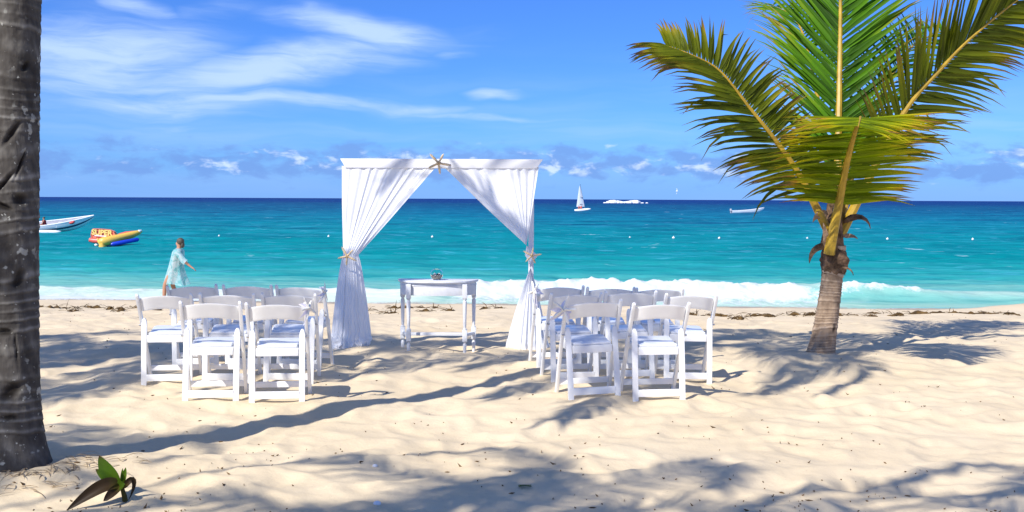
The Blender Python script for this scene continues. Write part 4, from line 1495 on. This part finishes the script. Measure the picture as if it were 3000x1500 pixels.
def boat(name, loc, rz, L, beam, free, rise, label, pitch=0.0, heel=0.0, draft=0.25, stripe=True, thwarts=(0.25, 0.45, 0.62)):
    root = empty(name, loc, rz)
    root.rotation_euler = (heel, -pitch, rz)
    tag(root, label, 'boat')
    ns, nsec = 26, 9

    def sect(s, inset):
        hb = beam / 2 * min(1.0, (0.86 + 0.5 * s)) * (1 - max(0, (s - 0.45) / 0.55) ** 2.3)
        hb = max(hb - inset, 0.012)
        g = free + rise * max(0, s - 0.15) ** 2.0
        k = -draft + (g + draft) * max(0, (s - 0.62) / 0.38) ** 2.2 * 0.85 + inset
        out = []
        for j in range(nsec):
            q = j / (nsec - 1) * 2 - 1
            a = abs(q)
            y = math.copysign(hb * (1 - (1 - a) ** 1.9), q)
            z = k + (g - k) * a ** 1.7
            out.append((s * L, y, z))
        return out
    for nm, inset, mt in (('hull', 0.0, M['hull']), ('inner_hull', 0.05, M['hull_in'])):
        v, f = [], []
        for i in range(ns):
            v += sect(i / (ns - 1), inset)
        for i in range(ns - 1):
            for j in range(nsec - 1):
                a = i * nsec + j
                f.append((a, a + 1, a + nsec + 1, a + nsec))
        f.append(tuple(range(nsec)))
        h = MB().add(v, f).build(nm, mt, root)
    # gunwale
    for sd in (0, -1):
        pts = [Vector(sect(i / (ns - 1), 0.02)[sd]) + Vector((0, 0, 0.01)) for i in range(ns)]
        MB().tube(pts, 0.045, 8).build('gunwale', M['hull'], root)
    if stripe:
        for sd in (1, -1):
            v, f = [], []
            for i in range(8, ns):
                s = i / (ns - 1)
                sec = sect(s, -0.012)
                a, b = sec[0 if sd < 0 else -1], sec[1 if sd < 0 else -2]
                c_ = sec[2 if sd < 0 else -3]
                v += [Vector(b).lerp(Vector(c_), 0.15), Vector(b).lerp(Vector(c_), 0.75)]
            n = len(v) // 2
            for i in range(n - 1):
                f.append((2 * i, 2 * i + 1, 2 * i + 3, 2 * i + 2))
            o = MB().add(v, f).build('stripe', M['navy'], root)
    for t in thwarts:
        sec = sect(t, 0.04)
        w = abs(sec[0][1]) * 2 - 0.04
        MB().box((t * L, 0, free * 0.72 + 0.05), (0.34, w, 0.06)).build('thwart', M['hull'], root, bevel=0.01)
    return root


# motorboat passing behind the thick trunk
mbx, mby = gx(281, 94.0), 94.0
MBOAT = boat('motorboat', (mbx - 8.2, mby - 0.8, SEA_Z + 0.10), R(5), 8.2, 1.9, 0.42, 0.95, 'pale panga motorboat with dark waterline stripe and lifted bow', pitch=R(2.0), heel=R(12))
sitter('person', (mbx - 4.15, mby - 0.75, SEA_Z + 0.42), R(185), 'person in a dark red shirt seated in the motorboat', mat('dark_red_shirt', (0.22, 0.015, 0.02), 0.8))
bag = MB().ellipsoid((0, 0, 0.12), (0.24, 0.16, 0.13), 12, 8).ellipsoid((0.14, 0.02, 0.20), (0.15, 0.12, 0.12), 10, 7).build('life_vest', mat('coral_red_nylon', (0.72, 0.10, 0.09), 0.6))
bag.location = (mbx - 1.75, mby - 0.95, SEA_Z + 0.72)
tag(bag, 'coral red life vest lying in the bow of the motorboat', 'life vest')
rng = random.Random(3)
mb = MB()
for k in range(30):
    t = k / 29
    mb.ellipsoid((mbx - 9 + 6.3 * t + rng.uniform(-0.1, 0.1), mby - 1.9 - 0.15 * t, SEA_Z + 0.05), (0.45, 0.5, 0.12 + 0.13 * rng.random() * (1 - abs(t - 0.6))), 10, 6)
tag(mb.build('bow_wave', M['foam']), 'white bow wave along the side of the motorboat', kind='stuff')

# white boat further out
bx, by = gx(2142, 247.0), 247.0
boat('motorboat', (bx, by, SEA_Z + 0.05), R(4), 7.6, 1.9, 0.55, 0.85, 'small white motorboat with raised outboard far out beside the small palm', draft=0.3, stripe=False, pitch=R(1.0))


def outboard():
    o = MB().box((0, 0, 0.55), (0.35, 0.4, 0.5)).box((-0.05, 0, 0.1), (0.14, 0.12, 0.6)).build('outboard_motor', mat('motor_grey', (0.55, 0.55, 0.58), 0.5), None, bevel=0.05)
    return o


for root_b in [o for o in COL.objects if o.name.startswith('motorboat')]:
    o = outboard()
    o.parent = root_b
    o.location = (-0.18, 0, 0.2)


# sailing catamaran
def catamaran():
    d = 284.0
    x = gx(1705, d)
    root = empty('sailing_catamaran', (x, d, SEA_Z))
    tag(root, 'small catamaran under a tall white sail heading along the horizon', 'sailboat')
    for s in (-1, 1):
        pts, rad = [], []
        for k in range(15):
            t = k / 14
            pts.append((-2.0 + 4.1 * t, s * 1.1, 0.12 + 0.42 * t ** 1.6))
            rad.append(0.10 + 0.26 * math.sin(math.pi * min(1, 0.12 + t * 0.88)) ** 0.5 * (1 if t < 0.97 else 0.8))
        MB().tube(pts, rad, 12).build('hull', M['hull'], root)
    for xx in (-1.2, 0.6):
        MB().tube([(xx, -1.1, 0.52), (xx, 1.1, 0.52)], 0.06, 8).build('crossbeam', M['metal'], root)
    MB().box((-0.3, 0, 0.50), (1.8, 2.0, 0.02)).build('trampoline', mat('dark_mesh', (0.05, 0.05, 0.06), 0.8), root)
    MB().tube([(0.75, 0, 0.5), (-0.55, 0, 6.75)], [0.06, 0.035], 8).build('mast', M['metal'], root)
    MB().tube([(0.72, 0, 1.12), (-1.35, -0.1, 1.02)], 0.045, 8).build('boom', M['metal'], root)
    MB().tube([(-0.55, 0, 6.70), (-0.55, 0, 6.95)], 0.06, 8).build('mast_head_float', M['navy'], root)
    n, m = 20, 9
    v, f = [], []
    for i in range(n + 1):
        t = i / n
        fx, fz = 0.70 - 1.25 * t, 1.15 + 5.45 * t
        wl = 2.05 * (1 - t) ** 0.8 * (1 + 0.5 * t) * (1 - 0.35 * t) + 0.12
        for j in range(m + 1):
            q = j / m
            v.append((fx - 0.05 - wl * q + 0.5 * q * t * (1 - t), -0.30 * math.sin(math.pi * q * 0.9) * (1 - 0.5 * t), fz - 0.06 * q))
    for i in range(n):
        for j in range(m):
            a = i * (m + 1) + j
            f.append((a, a + 1, a + m + 2, a + m + 1))
    sail = MB().add(v, f).build('sail', mat('white_sailcloth', (0.78, 0.82, 0.86), 0.6, 0.2, trans=0.25), root)
    MB().box((-0.35, -0.34, 1.75), (0.75, 0.02, 0.14)).build('sail_badge', mat('grey_sail_print', (0.15, 0.17, 0.2), 0.6), sail)
    MB().box((-0.35, -0.36, 3.75), (0.5, 0.02, 0.40)).build('sail_badge', mat('pale_sail_print', (0.45, 0.50, 0.56), 0.6), sail)
    red = mat('red_vest', (0.65, 0.06, 0.07), 0.7)
    sitter('person', (x - 0.95, d - 0.9, SEA_Z + 0.55), R(-60), 'person in a red vest seated at the stern end of the catamaran', red)
    sitter('person', (x - 0.35, d - 0.85, SEA_Z + 0.55), R(-100), 'person in a red vest seated by the mast of the catamaran', red)


catamaran()

# white surf on the outer reef
def reef_surf():
    rng = random.Random(12)
    d = 900.0
    x0, x1 = gx(1780, d), gx(1871, d)
    mb = MB()
    n = 46
    for k in range(n):
        t = k / (n - 1)
        h = 2.7 * (0.75 + 0.25 * math.sin(t * 9)) * (0.8 if t < 0.06 or t > 0.95 else 1.0)
        mb.ellipsoid((x0 + (x1 - x0) * t, d + rng.uniform(-2, 2), SEA_Z + 0.2), (rng.uniform(1.3, 2.0), 2.2, h * rng.uniform(0.95, 1.05)), 10, 6)
    for px, w in ((1771, 1.5), (1881, 1.4), (1894, 1.2)):
        mb.ellipsoid((gx(px, d), d, SEA_Z), (w, 1.5, 0.8), 10, 6)
    tag(mb.build('reef_surf', M['foam']), 'long white line of surf breaking on the outer reef', kind='stuff')


reef_surf()

# swim line of buoys
for px, py, r in ((641, 699, 0.10), (962, 701, 0.12), (1266, 701, 0.13), (1845, 700, 0.12), (1973, 700, 0.16), (2107, 699, 0.13), (2365, 698, 0.13), (2600, 699, 0.13), (2850, 701, 0.13)):
    d = 84.0
    o = MB().ellipsoid((0, 0, 0.06), (r * 0.7, r * 0.7, r * 0.68), 14, 9).tube([(0, 0, r * 0.7), (0, 0, r + 0.06)], 0.02, 8).build('buoy', mat('white_buoy', (0.85, 0.85, 0.84), 0.4) if 'buoy_m' not in M else M['buoy_m'])
    M['buoy_m'] = o.data.materials[0]
    o.location = (gx(px, d), d, SEA_Z + 0.02)
    tag(o, 'round white buoy floating on the swimming line', 'buoy', 'buoys of the swimming line')


# inflatable towable
def float_toy():
    d = 67.0
    x = gx(322, d)
    root = empty('inflatable_float', (x, d, SEA_Z))
    tag(root, 'orange, yellow and blue inflatable towable float lettered SUPER', 'inflatable float')
    orange = mat('orange_pvc', (0.84, 0.24, 0.15), 0.35, 0.5, 0.03)
    yellow = mat('yellow_pvc', (0.80, 0.50, 0.09), 0.35, 0.5, 0.03)
    red = mat('red_pvc', (0.80, 0.12, 0.09), 0.35, 0.5, 0.03)
    blue = mat('blue_pvc', (0.01, 0.05, 0.55), 0.3, 0.5, 0.03)
    white = mat('white_pvc', (0.85, 0.84, 0.80), 0.35, 0.5)
    k = 0.0212

    def P(px, py, dy=0.0):
        return Vector(((px - 322) * k, dy, (722 - py) * k))
    # puffy lettered back panel: rounded slab
    out = [(258, 702), (256, 690), (259, 675), (264, 670.5), (285, 671), (312, 673), (326, 678), (334, 689), (342, 700)]
    c0 = P(298, 688)
    v, f = [], []
    dense = []
    for i in range(len(out)):
        a, b = out[i], out[(i + 1) % len(out)]
        for q in range(4):
            dense.append(P(a[0] + (b[0] - a[0]) * q / 4, a[1] + (b[1] - a[1]) * q / 4))
    n = len(dense)
    layers = ((-0.10, 0.86), (-0.16, 0.93), (-0.08, 1.0), (0.08, 1.0), (0.16, 0.93), (0.10, 0.86))
    for dy, sc in layers:
        for p in dense:
            q = c0 + (p - c0) * sc
            v.append((q.x, dy + 0.55, q.z))
    for l in range(len(layers) - 1):
        for i in range(n):
            f.append((l * n + i, l * n + (i + 1) % n, (l + 1) * n + (i + 1) % n, (l + 1) * n + i))
    f += [tuple(range(n - 1, -1, -1)), tuple(range((len(layers) - 1) * n, len(layers) * n))]
    panel = MB().add(v, f).build('back_panel', orange, root)
    MB().tube([P(256, 704, 0.35), P(270, 706, 0.30), P(300, 708, 0.25), P(320, 706, 0.22)], [0.14, 0.17, 0.17, 0.14], 14).build('base_tube', red, root)
    MB().box(P(287, 692, 0.36), (0.75, 0.03, 0.07), Matrix.Rotation(R(4), 3, 'Y')).build('white_band', white, panel)
    MB().bar(P(328, 681, 0.40), P(336, 690, 0.36), 0.03, 0.10, side=(0, 1, 0)).build('strap', mat('black_strap', (0.03, 0.03, 0.03), 0.7), panel)
    # yellow main tube, blunt near end, lifted tip
    MB().tube([P(292, 711, -0.30), P(297, 709, -0.28), P(306, 708, -0.22), P(322, 704, 0.0), P(345, 697, 0.5), P(370, 689, 1.0), P(384, 683, 1.3), P(391, 679, 1.45)], [0.10, 0.22, 0.29, 0.27, 0.24, 0.21, 0.15, 0.07], 18).build('main_tube', yellow, root)
    MB().tube([P(378, 685, 1.2), P(386, 680, 1.3), P(391, 677, 1.4)], [0.06, 0.12, 0.05], 12).build('tube_tip', white, root)
    MB().tube([P(335, 692, 0.75), P(352, 687, 1.0), P(375, 682, 1.4)], [0.14, 0.16, 0.10], 14).build('seat_tube', red, root)
    MB().tube([P(328, 716, -0.25), P(332, 715, -0.2), P(362, 709, 0.25), P(390, 703, 0.7), P(394, 702, 0.75)], [0.05, 0.12, 0.13, 0.13, 0.06], 14).build('side_tube', blue, root)
    MB().tube([P(302, 712, -0.42), P(303, 722, -0.35), P(311, 728, -0.2)], [0.12, 0.24, 0.15], 12).build('nose_tube', yellow, root)
    MB().tube([P(282, 698, 0.1), P(286, 705, 0.0), P(292, 712, -0.1)], [0.03, 0.05, 0.05], 8).build('grab_handle', yellow, root)
    MB().ellipsoid(P(288, 717, -0.45), (0.10, 0.06, 0.08), 10, 6).build('tow_ring', white, root)
    cu = bpy.data.curves.new('lettering', 'FONT')
    cu.body = 'SUPER'
    cu.size = 0.46
    cu.extrude = 0.012
    cu.offset = 0.018
    cu.align_x = 'CENTER'
    cu.align_y = 'CENTER'
    cu.resolution_u = 3
    tmp = bpy.data.objects.new('tmp', cu)
    COL.objects.link(tmp)
    me = bpy.data.meshes.new_from_object(tmp.evaluated_get(bpy.context.evaluated_depsgraph_get()))
    bpy.data.objects.remove(tmp)
    le = link('lettering', me, mat('yellow_print', (0.88, 0.66, 0.20), 0.5), panel, smooth=False)
    le.location = P(291, 683, 0.375)
    le.rotation_euler = (R(90), R(3), 0)


float_toy()

# sea bird gliding over the horizon
def bird():
    d = 160.0
    mb = MB()
    mb.ellipsoid((0, 0, 0), (0.09, 0.20, 0.08), 10, 7).ellipsoid((0, -0.2, 0.03), (0.05, 0.08, 0.05), 8, 6)
    o = mb.build('sea_bird', M['shell'])
    for s in (-1, 1):
        v, f = [], []
        for i in range(9):
            t = i / 8
            for q, dy in ((0, -0.07), (1, 0.09)):
                v.append((0.06 * math.sin(t * 3), dy * (1 - 0.75 * t) + 0.12 * t * t, s * (0.03 + 0.42 * t)))
        for i in range(8):
            f.append((2 * i, 2 * i + 1, 2 * i + 3, 2 * i + 2))
        w = MB().add(v, f).build('wing', M['shell'], o)
        w.modifiers.new('t', 'SOLIDIFY').thickness = 0.02
    o.location = (gx(1981, d), d, gz(1981, 561, d))
    o.rotation_euler = (0, R(4), R(30))
    tag(o, 'white sea bird banking above the horizon', 'bird')


bird()

# ------------------------------------------------------------------ shore and sand details
def seaweed():
    rng = random.Random(22)
    spots = []
    for px, py, w in ((140, 905, 60), (205, 906, 30), (265, 903, 50), (330, 906, 40), (395, 905, 46), (440, 903, 40), (455, 910, 34), (560, 905, 40), (1152, 905, 30), (1185, 904, 34), (1235, 905, 36),
                      (1245, 914, 38), (1150, 921, 22), (1135, 919, 20), (1315, 912, 26), (1276, 905, 14), (1420, 905, 18), (1465, 906, 26), (2030, 924, 30), (2095, 927, 50), (2120, 931, 26), (2165, 935, 26),
                      (2215, 925, 44), (2262, 929, 30), (2325, 924, 42), (2385, 925, 40), (2500, 929, 30), (2570, 923, 46), (2630, 927, 34), (2700, 921, 60), (2770, 920, 60), (2830, 922, 60), (2900, 920, 50), (2965, 922, 40),
                      (210, 912, 24), (345, 913, 20), (1070, 912, 24), (1530, 908, 24), (2450, 926, 30), (2560, 929, 22)):
        best = (0,) + view_ground(px, py, 18, 29.6, 120)
        spots.append((best[1], best[2], w / F * best[2]))
    for i, (x, y, w) in enumerate(spots):
        n, m = 26, 8
        sd = rng.random() * 50
        aa = np.arange(n) / n * 2 * np.pi
        rr = (1 + 0.75 * fbm(np.cos(aa) * 1.7 + sd, np.sin(aa) * 1.7, 3, 3))[None, :] * np.sin(np.linspace(0, 1, m) * np.pi / 2)[:, None]
        xx, yy = w * 0.60 * rr * np.cos(aa), 0.16 * rr * np.sin(aa)
        hz = 0.060 * np.cos(np.linspace(0, 1, m) * np.pi / 2)[:, None] ** 0.8 * (0.55 + 1.3 * perlin(xx * 6 + sd, yy * 9, 4))
        zz = np.maximum(hz, -0.01) + sand_h(x + xx, y + yy) - sh(x, y) - 0.014
        v = np.stack([xx, yy, zz], -1).reshape(-1, 3).tolist()
        f = []
        for j in range(m - 1):
            for k in range(n):
                f.append((j * n + k, (j + 1) * n + k, (j + 1) * n + (k + 1) % n, j * n + (k + 1) % n))
        mb = MB().add(v, f)
        for q in range(14):      # stray strands
            a = rng.random() * 6.28
            p = Vector((w * 0.5 * math.cos(a), 0.18 * math.sin(a), 0.01))
            dv = Vector((rng.uniform(-1, 1), rng.uniform(-1, 1), rng.uniform(0, 0.5)))
            lv, lf, _ = leaflet(p, dv, Vector((0, 0, 1)), rng.uniform(0.1, 0.3), 0.02, 1.5, 1.0, rng, 4)
            mb.add(lv, lf)
        o = mb.build('seaweed_clump', M['weed'])
        o.location = (x, y, sh(x, y))
        tag(o, 'clump of brown seaweed washed up along the tide line', 'seaweed', 'seaweed along the tide line')


seaweed()


def litter():
    rng = random.Random(77)
    mb = MB()
    pts = []
    while len(pts) < 900:
        y = 5.6 + 20 * rng.random() ** 2.2
        x = rng.uniform(-0.52, 0.52) * y
        if float(perlin(np.array([x / 1.3]), np.array([y / 1.6]), 61)[0]) + rng.random() * 0.9 > 0.42:
            pts.append((x, y))
    for x, y in pts:
        z = sh(x, y)
        a = rng.random() * 6.28
        L = rng.choice((0.008, 0.012, 0.016, 0.022, 0.040)) * rng.uniform(0.7, 1.3)
        w = L * rng.uniform(0.12, 0.35)
        c, s = math.cos(a), math.sin(a)
        t = rng.uniform(-0.3, 0.5)
        v = [(x - c * L / 2, y - s * L / 2, z + 0.004), (x - s * w / 2, y + c * w / 2, z + 0.007), (x + c * L / 2, y + s * L / 2, z + 0.006 + max(0, t) * L), (x + s * w / 2, y - c * w / 2, z + 0.009), (x, y, z - 0.004)]
        mb.add(v, [(0, 1, 2, 3), (0, 3, 4), (3, 2, 4), (2, 1, 4), (1, 0, 4)])
    tag(mb.build('beach_litter', M['litter'], smooth=False), 'scattered dry leaf bits and twigs on the sand', kind='stuff')
    # dry husk strips round the thick trunk
    mb = MB()
    for k in range(170):
        a = rng.uniform(-2.9, 0.2)
        d = 0.28 + 0.42 * rng.random() ** 1.4
        x, y = -3.13 + d * math.cos(a) * 1.15, 6.70 + d * math.sin(a)
        dv = Vector((math.cos(a + rng.uniform(-1.4, 1.4)), math.sin(a + rng.uniform(-1.4, 1.4)), rng.uniform(0.0, 0.35)))
        lv, lf, _ = leaflet(Vector((x, y, sh(x, y) + 0.008)), dv, Vector((0, 0, 1)), rng.uniform(0.05, 0.2), rng.uniform(0.006, 0.016), 1.2, 0.8, rng, 4)
        mb.add(lv, lf)
    tag(mb.build('dry_husk_litter', M['straw'], smooth=False), 'dry fibres and husk strips round the foot of the thick trunk', kind='stuff')


litter()


def ground_point(px, py):
    return view_ground(px, py, 5.4, 14, 1500)


for px, py, r, lab in ((1103, 1490, 0.022, 'smooth white pebble lying half buried in the shaded sand'), (1097, 1376, 0.017, 'small white shell on sunlit sand beside a dark leaf bit')):
    x, y = ground_point(px, py)
    o = MB().ellipsoid((0, 0, 0), (r, r * 0.8, r * 0.7), 12, 8).build('shell', M['shell'])
    o.location = (x, y, sh(x, y) + r * 0.3)
    tag(o, lab, 'shell')


def sprig():
    x, y = ground_point(1540, 1440)
    root = empty('leaf_sprig', (x, y, sh(x, y)))
    tag(root, 'fallen dark green leaf sprig lying on the shaded sand', 'leaf sprig')
    rng = random.Random(4)
    MB().tube([(-0.035, 0, 0.008), (0.0, 0.0, 0.014), (0.04, -0.01, 0.01)], 0.002, 6).build('stem', M['sprout'], root)
    for k in range(8):
        px = -0.034 + 0.0095 * k
        for s in (-1, 1):
            v, f, al = leaflet(Vector((px, 0, 0.012)), Vector((0.5, s, 0.4)), Vector((0, 0, 1)), 0.024, 0.010, 1.0, 0.5, rng, 4)
            mesh('leaf', v, f, M['sprout'], root, attrs={'along': [a * 0.6 for a in al], 'rnd': [0.3] * len(v)})


sprig()


def seedling():
    x, y = ground_point(352, 1478)
    z = sh(x, y)
    root = empty('coconut_seedling', (x, y, z))
    tag(root, 'sprouting coconut seedling with broad green leaves and withered brown ones', 'seedling')
    rng = random.Random(9)
    k = y / F

    def P(px, py, dy=0.0):
        return Vector(((px - 352) * k, dy, (1478 - py) * k))
    MB().tube([P(356, 1486), P(352, 1462), P(346, 1440), P(342, 1428)], [0.016, 0.014, 0.011, 0.008], 10).build('stem', M['sprout_dead'], root)

    def blade(pts, w, mt, nrm, fold=0.35, tip=1.0, al0=0.0):
        path = bez(pts, 14)
        v, f, al = [], [], []
        for i, p in enumerate(path):
            t = i / 13
            T = (path[min(i + 1, 13)] - path[max(i - 1, 0)]).normalized()
            S = T.cross(Vector(nrm)).normalized()
            N = S.cross(T)
            ww = w * math.sin(math.pi * (0.06 + 0.94 * t) ** 0.8) ** 0.8 * (1 if t < 0.99 else 0)
            for q in (-1, -0.5, 0, 0.5, 1):
                v.append(p + S * ww * q / 2 + N * abs(q) * ww * fold)
                al.append(al0 + t * tip)
        for i in range(13):
            for j in range(4):
                a = i * 5 + j
                f.append((a, a + 1, a + 6, a + 5))
        o = mesh('leaf', v, f, mt, root, attrs={'along': al, 'rnd': [0.55] * len(v)})
        return o
    blade([P(334, 1432), P(318, 1400, -0.02), P(300, 1370, -0.03), P(283, 1340, -0.02)], 0.088, M['sprout'], (0, -1, 0.2), 0.2)
    blade([P(333, 1430), P(312, 1412, -0.03), P(290, 1390, -0.03), P(274, 1379, -0.03)], 0.05, M['sprout'], (0, -1, 0.3), 0.2)
    blade([P(346, 1430), P(348, 1415, 0.02), P(353, 1395, 0.02), P(354, 1380, 0.02)], 0.030, M['sprout'], (0, -1, 0), 0.3, 0.6)
    blade([P(343, 1430), P(342, 1415, 0.03), P(342, 1395, 0.03), P(343, 1384, 0.03)], 0.018, M['sprout'], (0, -1, 0), 0.3, 0.6)
    blade([P(340, 1432), P(315, 1408, -0.05), P(270, 1440, -0.10), P(208, 1489, -0.14)], 0.075, M['sprout_dead'], (0.4, -0.8, 0.5), 0.3)
    blade([P(345, 1430), P(332, 1440, -0.06), P(322, 1455, -0.09), P(310, 1465, -0.10)], 0.05, M['sprout_dead'], (0.2, -1, 0.3), 0.3, 0.8)
    blade([P(344, 1436), P(362, 1436, -0.03), P(366, 1415, -0.03), P(380, 1396, -0.02), P(394, 1400, 0.0), P(386, 1440, 0.0), P(364, 1477, 0.0)], 0.034, M['sprout_dead'], (0.2, -1, 0.1), 0.3, 0.9)
    blade([P(338, 1436), P(352, 1424, -0.05), P(362, 1420, -0.06), P(366, 1418, -0.06)], 0.055, M['sprout'], (0, -1, 0.3), 0.25, 0.5)


seedling()
